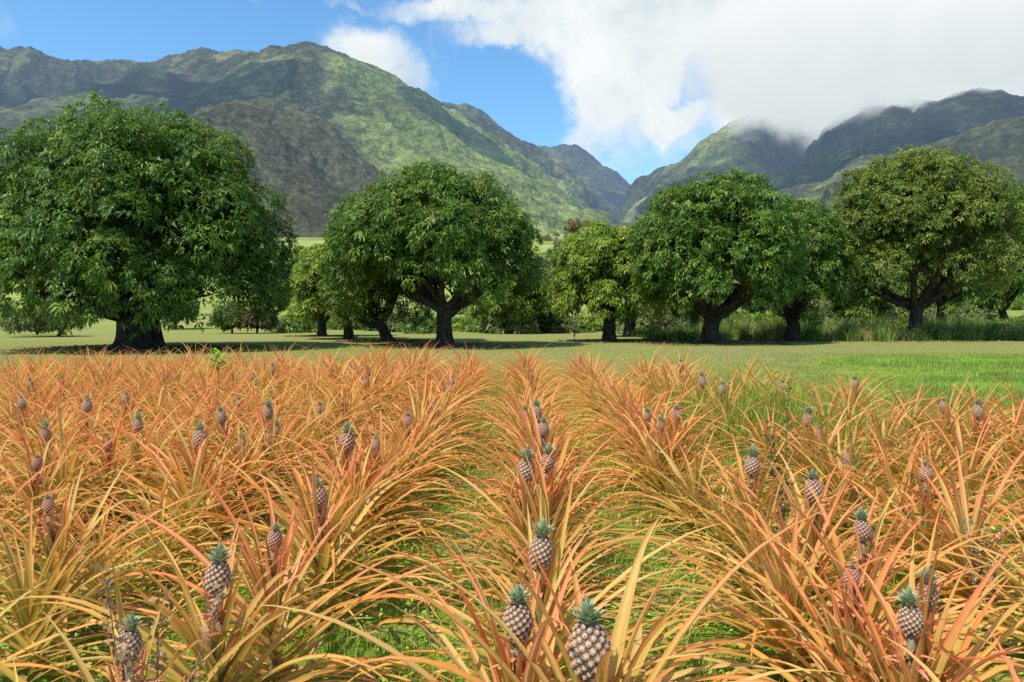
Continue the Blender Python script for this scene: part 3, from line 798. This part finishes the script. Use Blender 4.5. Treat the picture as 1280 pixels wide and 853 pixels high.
# trees and shrubs dotted over the far pasture
for i in range(170):
    Yd = float(np.exp(r.uniform(math.log(120), math.log(1000)))); px = r.uniform(330, 1290) if r.random() < .75 else r.uniform(680, 860)
    if i >= 110: Yd = r.uniform(85, 240); px = r.uniform(770, 1300)
    p = at_y(px, 300, Yd); s = r.uniform(.6, 1.6) * (1 + Yd / 900) * (1.7 if i >= 110 else 1)
    if 640 < px < 700 and r.random() < .6: continue
    o = link('shrub', bm_[r.integers(5)][int(r.choice([0, 1, 0]))], None, (p.x, Yd, float(gz(p.x, Yd)) - .2), (0, 0, r.uniform(0, 6)), (s, s, s * 1.1))
    tag(o, 'dark shrub dotted on the sloping pasture below the mountains', 'shrub', 'shrubs dotted over the far pasture')

# ------------------------------------------------------------------ grass
def blades(P, h, w, r, colf, bend=.5, segs=3):
    n = len(P); az = r.uniform(0, 2 * math.pi, n); dx = np.stack([np.cos(az), np.sin(az), np.zeros(n)], -1)
    sd_ = np.stack([-np.sin(az), np.cos(az), np.zeros(n)], -1)
    b = bend * r.uniform(.1, 1.3, n)[:, None]
    vs = []
    for k in range(segs):
        t = k / segs
        c = P + dx * (h[:, None] * b * t ** 2) + np.array([0, 0, 1]) * (h[:, None] * (t - .35 * b * t ** 2))
        ww = (w * (1 - .6 * t))[:, None] * .5
        vs += [c - sd_ * ww, c + sd_ * ww]
    vs.append(P + dx * h[:, None] * b + np.array([0, 0, 1]) * h[:, None] * (1 - .35 * b))
    V = np.stack(vs, 1).reshape(-1, 3); m = 2 * segs + 1; base = np.arange(n)[:, None] * m
    q = np.concatenate([base + [2 * k, 2 * k + 1, 2 * k + 3, 2 * k + 2] for k in range(segs - 1)]) if segs > 1 else None
    t = base + [2 * segs - 2, 2 * segs - 1, 2 * segs]
    C = np.repeat(colf(n, r), m, 0)
    return V, q, t, C


def cmix(cols, jit=.25):
    cols = np.array(cols)
    def f(n, r):
        c = cols[r.integers(0, len(cols), n)]
        return c * r.uniform(1 - jit, 1 + jit, (n, 1))
    return f


r = np.random.default_rng(21)
# between the rows
n = 90000
Yp = 0.9 + 11 * r.uniform(0, 1, n) ** 1.6; Xp = r.uniform(-.75, .75, n) * Yp + r.uniform(-.5, .5, n)
cl = fbm(Xp * 1.6, Yp * 1.6, 3)
k = cl + r.uniform(-.5, .5, n) > -.25
Xp, Yp, cl = Xp[k], Yp[k], cl[k]; n = len(Xp)
h = r.uniform(.03, .11, n) * (1 + .8 * np.clip(cl, 0, 1))
V, q, t, C = blades(np.stack([Xp, Yp, np.zeros(n)], -1), h, r.uniform(.003, .008, n), r, cmix([(.30, .50, .04), (.44, .62, .07), (.18, .34, .03), (.55, .54, .15)]), .7, 2)
o = link('weedy_grass', mesh_np('weedy_grass', V, q, t, {'tint': C}, False, M_blade))
tag(o, 'bright green weedy grass growing between the pineapple rows', 'grass', kind='stuff')
# small broad leaves
n = 26000
Yp = 0.9 + 9 * r.uniform(0, 1, n) ** 1.5; Xp = r.uniform(-.75, .75, n) * Yp
k = fbm(Xp * 2.2 + 9, Yp * 2.2, 3) > 0.0; Xp, Yp = Xp[k], Yp[k]; n = len(Xp)
cz = r.uniform(.02, .13, n); az = r.uniform(0, 6.28, n); s = r.uniform(.008, .022, n); tl = r.uniform(-.5, .5, n)
d1 = np.stack([np.cos(az), np.sin(az), tl], -1) * s[:, None]; d2 = np.stack([-np.sin(az), np.cos(az), r.uniform(-.4, .4, n)], -1) * s[:, None] * .6
c0 = np.stack([Xp, Yp, cz], -1)
V = np.stack([c0 - d1, c0 + d2, c0 + d1, c0 - d2], 1).reshape(-1, 3); q = np.arange(n)[:, None] * 4 + [0, 1, 2, 3]
C = np.repeat(cmix([(.20, .40, .03), (.30, .50, .05), (.38, .50, .07)])(n, r), 4, 0)
o = link('low_weeds', mesh_np('low_weeds', V, q, None, {'tint': C}, False, M_weed))
tag(o, 'small leaved low weeds carpeting the soil between the rows', 'weeds', kind='stuff')
n = 3200
Yp = 1.2 + 13 * r.uniform(0, 1, n) ** 1.4; Xp = r.uniform(-.75, .6, n) * Yp
az = r.uniform(0, 6.28, n); L_ = r.uniform(.05, .24, n)[:, None]; ww = r.uniform(.004, .011, n)[:, None]
dd = np.stack([np.cos(az), np.sin(az), r.uniform(-.08, .12, n)], -1); ss = np.stack([-np.sin(az), np.cos(az), r.uniform(-.4, .4, n)], -1)
c0 = np.stack([Xp, Yp, r.uniform(.03, .075, n)], -1)
V = np.stack([c0 - dd * L_ - ss * ww * .5, c0 - ss * ww + [0, 0, .01], c0 + dd * L_, c0 + ss * ww + [0, 0, .01]], 1).reshape(-1, 3); q = np.arange(n)[:, None] * 4 + [0, 1, 2, 3]
C = np.repeat(cmix([(.42, .28, .13), (.26, .15, .07), (.55, .42, .22), (.16, .10, .06)])(n, r), 4, 0)
o = link('dead_leaves', mesh_np('dead_leaves', V, q, None, {'tint': C}, False, M_weed))
tag(o, 'dry brown dead leaves lying on the grass between the pineapple rows', 'dead leaves', kind='stuff')
# lawn beyond the field
n = 150000
Yp = 13.5 + 34 * r.uniform(0, 1, n) ** 1.7; Xp = r.uniform(-.75, .75, n) * Yp
n2 = 110000; Y2 = 6.5 + 26 * r.uniform(0, 1, n2) ** 1.5; X2 = 4.4 + .3 * np.clip(Y2 - 9, 0, 99) + r.uniform(0, 1, n2) * Y2 * .5 - r.exponential(1.3, n2)
Xp = np.concatenate([Xp, X2]); Yp = np.concatenate([Yp, Y2]); n += n2
lush = np.clip((Xp - 4.6 - .36 * np.clip(Yp - 9, 0, 99) + 3.0 * fbm(Xp / 4, Yp / 4, 4)) / 2.2, 0, 1) * np.clip((33 - Yp) / 6, 0, 1)
h = r.uniform(.03, .08, n) * (1 + 1.6 * lush)
V, q, t, C = blades(np.stack([Xp, Yp, np.zeros(n)], -1), h, r.uniform(.008, .016, n), r, cmix([(.22, .32, .03), (.34, .40, .06), (.46, .42, .12), (.34, .36, .08), (.16, .25, .03)], .4), .5, 1)
lc = cmix([(.22, .36, .035), (.33, .45, .06), (.15, .26, .025), (.42, .42, .12)], .4)(n, r) * (1 + .5 * fbm(Xp / 1.6, Yp / 1.6, 3))[:, None]
l3 = np.repeat(lush, 3)[:, None]; C = C * (1 - l3) + np.repeat(lc, 3, 0) * l3
o = link('lawn_grass', mesh_np('lawn_grass', V, q, t, {'tint': C}, False, M_blade))
tag(o, 'short lawn grass between the pineapple field and the orchard', 'grass', kind='stuff')
# tall guinea grass at the back right, in arching clumps
nc = 620
px = r.uniform(785, 1340, nc); Yd = 48.5 + 22 * r.uniform(0, 1, nc) ** 1.2 + 1.5 * np.sin(px / 37)
ccx = (px - 655) / F * Yd
ch = r.uniform(.5, 1.5, nc) * (1 + .8 * fbm(ccx * .16, Yd * .3, 2)) * np.clip((px - 700) / 250, .5, 1)
ccol = np.array([(.15, .24, .04), (.28, .34, .07), (.42, .38, .14), (.10, .17, .03), (.24, .33, .05)])[r.integers(0, 5, nc)]
ni = 75; n = nc * ni
ci = np.repeat(np.arange(nc), ni); rad = r.uniform(0, .55, n); aa = r.uniform(0, 6.28, n)
P_ = np.stack([ccx[ci] + rad * np.cos(aa), Yd[ci] + rad * np.sin(aa), np.zeros(n)], -1)
h = (ch[ci] * r.uniform(.6, 1.4, n)).clip(.25, 2.6)
V, q, t, C = blades(P_, h, r.uniform(.02, .045, n), r, lambda n_, r_: ccol[ci] * r_.uniform(.6, 1.35, (n_, 1)), .85, 3)
o = link('tall_grass', mesh_np('tall_grass', V, q, t, {'tint': C}, False, M_blade))
tag(o, 'tall arching guinea grass standing behind the orchard trunks at the right', 'tall grass', kind='stuff')
# lush weed patch in the right rows
n = 2800
Xp = r.normal(3.0, .62, n); Yp = r.normal(9.6, 1.6, n); h = r.uniform(.35, 1.02, n)
V, q, t, C = blades(np.stack([Xp, Yp, np.zeros(n)], -1), h, r.uniform(.006, .014, n), r, cmix([(.22, .36, .03), (.32, .44, .05), (.16, .27, .03)]), .5, 3)
o = link('tall_weeds', mesh_np('tall_weeds', V, q, t, {'tint': C}, False, M_blade))
tag(o, 'patch of tall yellow green weeds overgrowing the right hand rows', 'weeds', kind='stuff')
# far-row strip of yellow grass in the middle
n = 1500
Xp = r.uniform(-.75, -.35, n) + r.normal(0, .1, n); Yp = r.uniform(8, 15.5, n); h = r.uniform(.2, .6, n)
V, q, t, C = blades(np.stack([Xp, Yp, np.zeros(n)], -1), h, r.uniform(.005, .012, n), r, cmix([(.30, .40, .05), (.40, .44, .08)]), .5, 3)
o = link('tall_weeds', mesh_np('tall_weeds', V, q, t, {'tint': C}, False, M_blade))
tag(o, 'strip of pale green grass filling the gap left of the middle row', 'weeds', kind='stuff')


# ------------------------------------------------------------------ pineapple plants
def pine_leaves(seed, nl=64, droopy=1.0, size=1.0):
    r = np.random.default_rng(seed); acc = Acc(); S = 11
    for i in range(nl):
        f = i / nl                        # 0 outer ... 1 inner
        az = i * 2.39996 + r.normal(0, .2); az -= .38 * math.sin(2 * az) * (1 - .5 * f)
        el = R(12) + R(68) * f ** 1.2 + r.normal(0, .09)
        Ln = size * (.76 + .14 * math.sin(f * 3.0)) * r.uniform(.70, 1.15) * (1.0 if f < .72 else .74)
        dro = (1.6 - 1.2 * f) * r.uniform(.65, 1.35) * droopy
        wd = .028 * r.uniform(.75, 1.2) * (1 if f < .9 else .85)
        z0 = .05 + .34 * f ** 1.5
        tw = r.normal(0, .35); daz = r.normal(0, .22)
        p = np.array([.02 * math.cos(az), .02 * math.sin(az), z0]); V = []; A_ = []
        rc = (min(int(f * 3 + r.uniform(-.45, .45)) if f * 3 > .5 else 0, 2) + r.random()) / 3
        kink = r.uniform(.45, .9) if r.random() < .10 else 2
        for k in range(S):
            t = k / (S - 1)
            e = el - dro * 1.12 * t ** 2.1 - (1.1 * (t - kink) / .3 if t > kink else 0)
            a2 = az + daz * t
            d = np.array([math.cos(e) * math.cos(a2), math.cos(e) * math.sin(a2), math.sin(e)])
            if k: p = p + d * Ln / (S - 1)
            if p[2] < .012: p[2] = .012 + .004 * r.random()
            sdv = np.array([-math.sin(a2), math.cos(a2), 0]); nn = np.cross(sdv, d)
            if nn[2] < 0: nn = -nn
            ct, st = math.cos(tw * t), math.sin(tw * t)
            s2 = sdv * ct + nn * st; n2 = nn * ct - sdv * st
            wk = wd * (1.4 - .75 * t) * max(1 - t ** 3.0, 0.03) * (1 if t > .06 else 1.2)
            cup = wk * .32
            for xx, cc in ((-1, 1), (-.5, .3), (0, 0), (.5, .3), (1, 1)):
                V.append(p + s2 * wk * .5 * xx + n2 * cup * cc); A_.append((rc, t, abs(xx)))
        q = [[k * 5 + c, k * 5 + c + 1, (k + 1) * 5 + c + 1, (k + 1) * 5 + c] for k in range(S - 1) for c in range(4)]
        acc.add(V, q, None, np.array(A_))
    return acc.mesh('leaves', M_pl, True)


def fruit_mesh(seed, ripe=0.0):
    """unit fruit, 1 high body from z=0: spiral of diamond eyes over a dark core"""
    r = np.random.default_rng(seed); acc = Acc()
    def prof(t): return .40 * (math.sin(math.pi * (0.10 + .82 * t)) ** .55) * (1 - .12 * t)
    n1, n2 = 14, 20; V = []
    for i in range(n1 + 1):
        t = i / n1; rr = prof(t) * .93 * (0.2 if i in (0, n1) else 1)
        for k in range(n2):
            a = 2 * math.pi * k / n2; V.append((rr * math.cos(a), rr * math.sin(a), t))
    q = [[i * n2 + k, i * n2 + (k + 1) % n2, (i + 1) * n2 + (k + 1) % n2, (i + 1) * n2 + k] for i in range(n1) for k in range(n2)]
    acc.add(V, q, None, (.19, .12, .10))
    n = 96
    for i in range(n):
        t = .03 + .94 * (i + .5) / n; a = i * 2.39996
        R0 = prof(t); nr = np.array([math.cos(a), math.sin(a), 0])
        dt = (prof(min(t + .02, 1)) - prof(max(t - .02, 0))) / .04
        nrm = nr + np.array([0, 0, -dt]); nrm /= np.linalg.norm(nrm)
        tg = np.array([-math.sin(a), math.cos(a), 0]); up = np.cross(nrm, tg); up *= 1 if up[2] > 0 else -1
        sz = .077 * (.75 + .35 * math.sin(math.pi * t))
        c0 = nr * R0 * .94 + np.array([0, 0, t])
        cb = np.array((.24, .13, .075)) * r.uniform(.8, 1.2); cm_ = np.array((.44, .26, .16)) * r.uniform(.8, 1.25); ct = np.array((.60, .42, .27))
        if ripe > 0: cm_ = cm_ * (1 - ripe) + np.array((.60, .16, .12)) * ripe
        P = []; Cc = []
        for ring, (sr, hh, cc) in enumerate(((1.0, 0, cb), (.72, .028, cm_), (.30, .038, ct))):
            for k in range(6):
                b = 2 * math.pi * (k + .5) / 6
                P.append(c0 + tg * math.cos(b) * sz * sr * 1.0 + up * (math.sin(b) * sz * sr * 1.05) + nrm * hh); Cc.append(cc)
        P.append(c0 + nrm * .072 + up * sz * -.25); Cc.append((.30, .2, .15))
        qq = [[g * 6 + k, g * 6 + (k + 1) % 6, (g + 1) * 6 + (k + 1) % 6, (g + 1) * 6 + k] for g in range(2) for k in range(6)]
        tt = [[12 + k, 12 + (k + 1) % 6, 18] for k in range(6)]
        acc.add(P, qq, tt, np.array(Cc))
    return acc.mesh('fruit', M_fruit, False)


def rosette(acc, r, n, L0, L1, W, e0, e1, z0, z1, r0, col0, col1, droop=.3):
    for i in range(n):
        f = i / n; az = i * 2.39996; el = e0 + (e1 - e0) * f + r.normal(0, .08)
        Ln = (L0 + (L1 - L0) * f) * r.uniform(.85, 1.15); p = np.array([r0 * (1 - f) * math.cos(az), r0 * (1 - f) * math.sin(az), z0 + (z1 - z0) * f])
        V = []; C = []; S = 5
        for k in range(S):
            t = k / (S - 1); e = el - droop * t * (1 if f < .6 else -.3)
            d = np.array([math.cos(e) * math.cos(az), math.cos(e) * math.sin(az), math.sin(e)])
            if k: p = p + d * Ln / (S - 1)
            s = np.array([-math.sin(az), math.cos(az), 0]); w_ = W * (1 - t ** 1.5) * .5 + .002
            nn = np.cross(s, d) * -1
            cc = np.array(col0) * (1 - t) + np.array(col1) * t
            for x in (-1, 0, 1): V.append(p + s * w_ * x + nn * (w_ * .35 * abs(x))); C.append(cc * (1.15 if x else .85))
        q = [[k * 3 + c, k * 3 + c + 1, k * 3 + c + 4, k * 3 + c + 3] for k in range(S - 1) for c in range(2)]
        acc.add(V, q, None, np.array(C))


def fruit_crown(seed):
    r = np.random.default_rng(seed); a = Acc()
    rosette(a, r, 44, .42, .34, .15, R(40), R(86), 0, .30, .13, (.28, .36, .20), (.46, .48, .26), .4)
    return a.mesh('fruit_crown', M_crown, True)


def stalk_mesh(seed):
    r = np.random.default_rng(seed); a = Acc()
    z = np.linspace(0, 1, 8)
    tube(a, np.stack([.0 * z, .0 * z, z * .55 - .55], -1), .017 - .003 * z, 8, (.24, .22, .10))
    rosette(a, r, 12, .085, .06, .022, R(15), R(45), -.12, -.005, .012, (.66, .10, .06), (.78, .36, .22), .5)
    rosette(a, r, 20, .34, .22, .03, R(50), R(80), -.50, -.10, .02, (.42, .40, .09), (.86, .24, .12), .35)
    return a.mesh('stalk', M_crown, True)


LV = [pine_leaves(100 + i, 40 + 4 * (i % 3), [1, .85, 1.15][i % 3], 1.0 + .05 * (i % 2)) for i in range(9)]
LVF = [pine_leaves(200 + i, 36, .9, 1.0) for i in range(4)]
FR = [fruit_mesh(1), fruit_mesh(2, .18), fruit_mesh(3, .75)]
FC = [fruit_crown(i) for i in range(3)]
ST = [stalk_mesh(i) for i in range(2)]

# fruit seen in the photograph: px, py of its middle, width in pixels, phrase
SEEN = [
    (739, 812, 60, 0, 'plump brown fruit, nearest to the camera, filling the bottom centre'), (648, 776, 42, 0, 'half hidden fruit just left of the plumpest fruit'),
    (675, 690, 34, 0, 'single upright fruit, third back in the middle row'), (657, 588, 25, 0, 'left one of the pair of fruits in the middle row'),
    (684, 577, 19, 1, 'smaller right one of the paired fruits in the middle row'), (679, 536, 15, 1, ''), (672, 514, 13, 0, ''),
    (271, 722, 36, 1, 'pink based fruit under a green tuft, front of the left row'), (160, 805, 32, 1, 'fruit behind a dead seeding weed at lower left'),
    (343, 674, 26, 2, 'small unripe pink fruit in the first left row'), (400, 621, 23, 1, 'squat brown fruit in the first left row'),
    (433, 553, 24, 1, 'tall standing fruit with green crown in the first left row'), (469, 556, 13, 0, ''), (460, 466, 9, 0, ''),
    (250, 549, 21, 0, 'brown fruit leaning left in the second left row'), (278, 521, 14, 0, ''), (334, 516, 15, 0, 'dark fruit between green leaves in the second left row'),
    (57, 543, 15, 0, 'fruit standing clear near the left edge'), (62, 632, 20, 2, 'reddish young fruit near yellow leaves at the left edge'), (108, 508, 13, 0, ''), (27, 505, 12, 1, ''), (340, 462, 9, 0, ''),
    (1140, 774, 32, 0, 'brown crowned fruit, nearest in the first right row'), (1158, 742, 22, 0, 'fruit tucked right behind the nearest one of the right row'),
    (1064, 722, 26, 2, 'young pinkish fruit left of the nearest right row fruit'), (1079, 662, 23, 1, 'fruit with red collar among upright pink leaves at the right'),
    (1018, 613, 25, 1, 'round brown fruit beside a dark weed at the right'), (940, 582, 21, 0, 'greyish fruit with spiky crown in the first right row'),
    (1009, 524, 14, 0, 'small dark fruit in the second right row'), (1157, 592, 16, 1, 'lone reddish fruit in the second right row'), (1222, 514, 15, 1, 'fruit in the last clump beside the lawn'), (1180, 508, 12, 1, ''),
    (846, 520, 14, 1, ''), (902, 487, 11, 0, ''), (878, 476, 11, 0, ''), (850, 456, 8, 0, ''), (1068, 480, 10, 1, ''),
]
pr = random.Random(5)
ROWX = [1.27 * k for k in range(3, 4)]
plants = []          # x, y, fruit dict or None, phrase
for (px, py, wd, kind, ph) in SEEN:
    zc = .70
    p = at_z(px, py, zc); w_m = wd * p.y / F
    plants.append([p.x, p.y, dict(zc=zc, w=min(max(w_m * .92, .07), .125), kind=kind), ph])
rows = {-1: -1.12, 0: .06, 1: 1.28, 2: 2.45, 3: 3.62, 4: 4.75, 5: 5.9}
for k in range(2, 10): rows[-k] = -1.12 - 1.17 * (k - 1)
for ri, rx in rows.items():
    y = 1.42 + (abs(ri) % 2) * .1
    while y < (18.2 if ri < 2 else (15.5 if ri == 2 else {3: 13.5, 4: 11.0}.get(ri, 9.8))):
        x = rx + pr.choice((-1, 1)) * pr.uniform(.02, .09)
        lim = .72 * y + .75
        yy = y + pr.uniform(-.07, .07)
        step = .43 + .004 * y
        weedy = ri >= 2 and 7.6 < y < 11.5 and pr.random() < .55
        if ri == 3 and y > 9 and pr.random() < .35: weedy = True
        if abs(x) < lim and not weedy and all((x - q_[0]) ** 2 + (yy - q_[1]) ** 2 > (.26 ** 2) for q_ in plants) and not (y < 1.6 and abs(x) < .35) and not any(q_[3] and q_[1] < 3.6 and abs(x - q_[0]) < .22 and 0 < q_[1] - yy < .40 for q_ in plants):
            fr = None
            if y > 3.6 and pr.random() < .2: fr = dict(zc=pr.uniform(.56, .72), w=pr.uniform(.07, .095), kind=pr.choice((0, 0, 1, 1, 2)))
            plants.append([x, yy, fr, ''])
        y += step
print('plants', len(plants))
ROWNAME = {0: 'the centre row', 1: 'the first row right of centre', 2: 'the second row right of centre', 3: 'the third row right of centre', 4: 'the fourth row right of centre', 5: 'the outermost right row',
           -1: 'the first row left of centre', -2: 'the second row left of centre', -3: 'the third row left of centre'}
for k in range(4, 10): ROWNAME[-k] = 'the merged far left rows'
ORD = ['nearest', 'second nearest', 'third nearest', 'fourth nearest', 'fifth nearest', 'sixth nearest']
cnt = {}
for x, y, fr, ph in sorted(plants, key=lambda p_: p_[1]):
    ri = min(rows, key=lambda k: abs(rows[k] - x))
    e = link('pineapple_plant', None, None, (x, y, 0), (0, 0, pr.choice((0, math.pi)) + pr.gauss(0, .22)))
    s = pr.choice((.72, .86, .95, 1.0, 1.05, 1.12)) * pr.uniform(.95, 1.05) * (1.06 if y > 8 else 1); s = max(s, 1.04) if fr else s
    lf = link('leaves', pr.choice(LV if y < 10 else LVF + LV[:3]), e, (0, 0, 0), (pr.uniform(-.07, .07), pr.uniform(-.07, .07), 0), (s, s, s * pr.uniform(.88, 1.05)))
    rn = ROWNAME[ri]
    if fr:
        w_ = fr['w']; hgt = w_ / .80 * (1.0 if fr['kind'] != 2 else .8); zb = fr['zc'] - hgt / 2
        tilt = (pr.uniform(-.1, .1), pr.uniform(-.1, .1), pr.uniform(0, 6))
        st = link('stalk', ST[pr.randrange(2)], e, (0, 0, zb), (tilt[0] * .3, tilt[1] * .3, 0), 1.0)
        fo = link('fruit', FR[fr['kind']], e, (0, 0, zb), tilt, hgt)
        link('fruit_crown', FC[pr.randrange(3)], fo, (0, 0, .97), (0, 0, pr.uniform(0, 6)), pr.uniform(.75, 1.1) * (1 if fr['kind'] != 2 else .7))
    if ph:
        lab = 'pineapple plant with ' + ph; grp = 'pineapple plants in rows'
    else:
        far = 6.5
        kx = cnt.get((ri, bool(fr)), 0)
        if ri in (-3, -2, -1, 0, 1, 2) and kx < 3 and y < far and not fr:
            lab = f'{ORD[kx]} fruitless orange pineapple plant in {rn}'; grp = 'pineapple plants in rows'
            cnt[(ri, bool(fr))] = kx + 1
        else:
            zone = 'far end' if y > 9 else ('middle stretch' if y > 4.5 else 'near end')
            wf = 'fruiting' if fr else 'fruitless'
            lab = f'{wf} orange pineapple plant at the {zone} of {rn}'
            grp = f'{wf} pineapple plants at the {zone} of {rn}'
    tag(e, lab, 'pineapple plant', grp)


# fallen leaves under the crowns
TR = [(172, 436, 6), (556, 433, 4.5), (485, 427, 3.5), (402, 420.5, 3), (762, 427, 3.5), (888, 429.5, 4.5), (990, 426, 3.5), (1144, 425, 5)]
r = np.random.default_rng(77); P_ = []
for a_, b_, R_ in TR:
    q0 = at_z(a_, b_); m_n = int(700 * R_); rr = R_ * r.uniform(0, 1, m_n) ** .7; an = r.uniform(0, 6.28, m_n)
    P_.append(np.stack([q0.x + rr * np.cos(an), q0.y + rr * np.sin(an), r.uniform(.02, .06, m_n)], -1))
c0 = np.concatenate(P_); n = len(c0); az = r.uniform(0, 6.28, n); s_ = r.uniform(.05, .12, n)
d1 = np.stack([np.cos(az), np.sin(az), r.uniform(-.3, .3, n)], -1) * s_[:, None]; d2 = np.stack([-np.sin(az), np.cos(az), r.uniform(-.5, .5, n)], -1) * s_[:, None] * .35
V = np.stack([c0 - d1, c0 + d2, c0 + d1, c0 - d2], 1).reshape(-1, 3); q = np.arange(n)[:, None] * 4 + [0, 1, 2, 3]
C = np.repeat(cmix([(.20, .13, .06), (.12, .07, .035), (.30, .22, .11)], .4)(n, r), 4, 0)
o = link('leaf_litter', mesh_np('leaf_litter', V, q, None, {'tint': C}, False, M_weed)); tag(o, 'dry brown fallen leaves scattered under the mango crowns', 'leaf litter', kind='stuff')

# ------------------------------------------------------------------ a few weeds and small things
def dead_weed(loc, seed, h=.62, col=(.34, .20, .10), label='', n=7, leafc=(.38, .22, .12)):
    r = np.random.default_rng(seed); st = Acc(); sd_ = Acc()
    e = link('tall_weed', None, None, loc); tag(e, label, 'weed')
    for i in range(n):
        a = r.uniform(0, 6.28); L = h * r.uniform(.6, 1.05); sp = r.uniform(.05, .22)
        t = np.linspace(0, 1, 8)[:, None]
        P = np.array([math.cos(a) * sp, math.sin(a) * sp, 0]) * t ** 1.4 * L * 1.5 + np.array([0, 0, L]) * t + .01 * np.sin(t * 9 + r.uniform(0, 6, 3))
        tube(st, P, .004 * (1 - .6 * t[:, 0]), 5, col)
        for k in range(80):
            u_ = r.uniform(.35, 1); j = min(int(u_ * 7), 6); p = P[j] + (P[j + 1] - P[j]) * (u_ * 7 - j) + r.normal(0, .014, 3)
            d1 = r.normal(0, 1, 3); d1 /= np.linalg.norm(d1); d2 = np.cross(d1, r.normal(0, 1, 3)); d2 /= np.linalg.norm(d2) + 1e-9
            s_ = r.uniform(.007, .018)
            c = np.array(leafc) * r.uniform(.6, 1.5)
            sd_.add([p - d1 * s_, p + d2 * s_ * .6, p + d1 * s_, p - d2 * s_ * .6], [[0, 1, 2, 3]], None, c)
    link('stem', st.mesh('stem', M_weed, True), e); link('spray', sd_.mesh('spray', M_weed), e)  # second part holds the weed's seed heads, not leaves


p = at_z(172, 790, .72); dead_weed((p.x, p.y, 0), 1, .90, label='dead pinkish brown seeding weed at lower left in front of a fruit', n=5)
p = at_z(985, 575, .75); dead_weed((p.x, p.y, 0), 2, 1.15, (.07, .10, .04), 'dark green upright weed left of the round brown fruit', 5, (.08, .13, .06))
p = at_z(1225, 700, .35); dead_weed((p.x, p.y, 0), 3, .62, (.20, .26, .08), 'thin pale flowering weed near the right edge', 6, (.42, .28, .18))

# bright broad-leaved seedling in the far left rows
acc_ = Acc(); r = np.random.default_rng(4)
for i in range(16):
    a = i * 2.4; p0 = np.array([0, 0, .75 + .02 * i]); d = np.array([math.cos(a), math.sin(a), .5]); s_ = np.array([-math.sin(a), math.cos(a), 0])
    acc_.add([p0, p0 + d * .09 + s_ * .05, p0 + d * .2, p0 + d * .09 - s_ * .05], [[0, 1, 2, 3]], None, np.array((.22, .45, .03)) * r.uniform(.7, 1.2))
p = at_z(272, 449, .95)
e = link('seedling', None, None, (p.x, p.y, 0)); tag(e, 'bright lime green broad leaved seedling in the far left rows', 'plant')
link('spray', acc_.mesh('spray', M_weed), e)
acc_ = Acc(); tube(acc_, [(0, 0, 0), (.02, 0, .4), (0, 0, 1.05)], [.012, .01, .006], 6, (.1, .12, .04)); link('stem', acc_.mesh('stem', M_weed, True), e)

# small black sprinkler risers standing on the lawn
m, nt, out = new_mat('sprinkler_plastic')
tc = nt.new('ShaderNodeTexCoord')
principled(nt, out, nt.ramp(nt.noise(tc.outputs['Object'], 30, 3), [(.3, (.012, .012, .013)), (.7, (.03, .03, .03))]), .5, .4)
sp_ = Acc()
tube(sp_, [(0, 0, -.02), (0, 0, .34)], [.022, .022], 10); tube(sp_, [(0, 0, .34), (0, 0, .36), (0, 0, .42), (0, 0, .45)], [.035, .045, .04, .02], 10)
tube(sp_, [(-.02, 0, .45), (.09, 0, .49)], [.012, .008], 6)
spm = sp_.mesh('sprinkler', m, True)
for px, py, lab in ((446, 431, 'black sprinkler riser on the lawn left of the large round mango'), (718, 428.5, 'black sprinkler riser on the lawn in front of the bright green mango'), (1063, 429, 'black sprinkler riser on the lawn before the wide reddish mango')):
    o = link('sprinkler', spm, None, at_z(px, py)); o.scale = (1.2,) * 3; tag(o, lab, 'sprinkler', 'sprinkler risers on the lawn')

# ------------------------------------------------------------------ render settings
scene.view_settings.view_transform = 'Standard'
scene.view_settings.look = 'None'
scene.view_settings.exposure = 0
scene.view_settings.gamma = 1
scene.render.engine = 'CYCLES'
c = scene.cycles
c.max_bounces = 6; c.diffuse_bounces = 3; c.glossy_bounces = 2; c.transmission_bounces = 3; c.transparent_max_bounces = 6; c.volume_bounces = 0
c.use_denoising = False
try:
    c.volume_step_rate = 1.0; c.volume_max_steps = 96
except Exception: pass
c.sample_clamp_indirect = 6
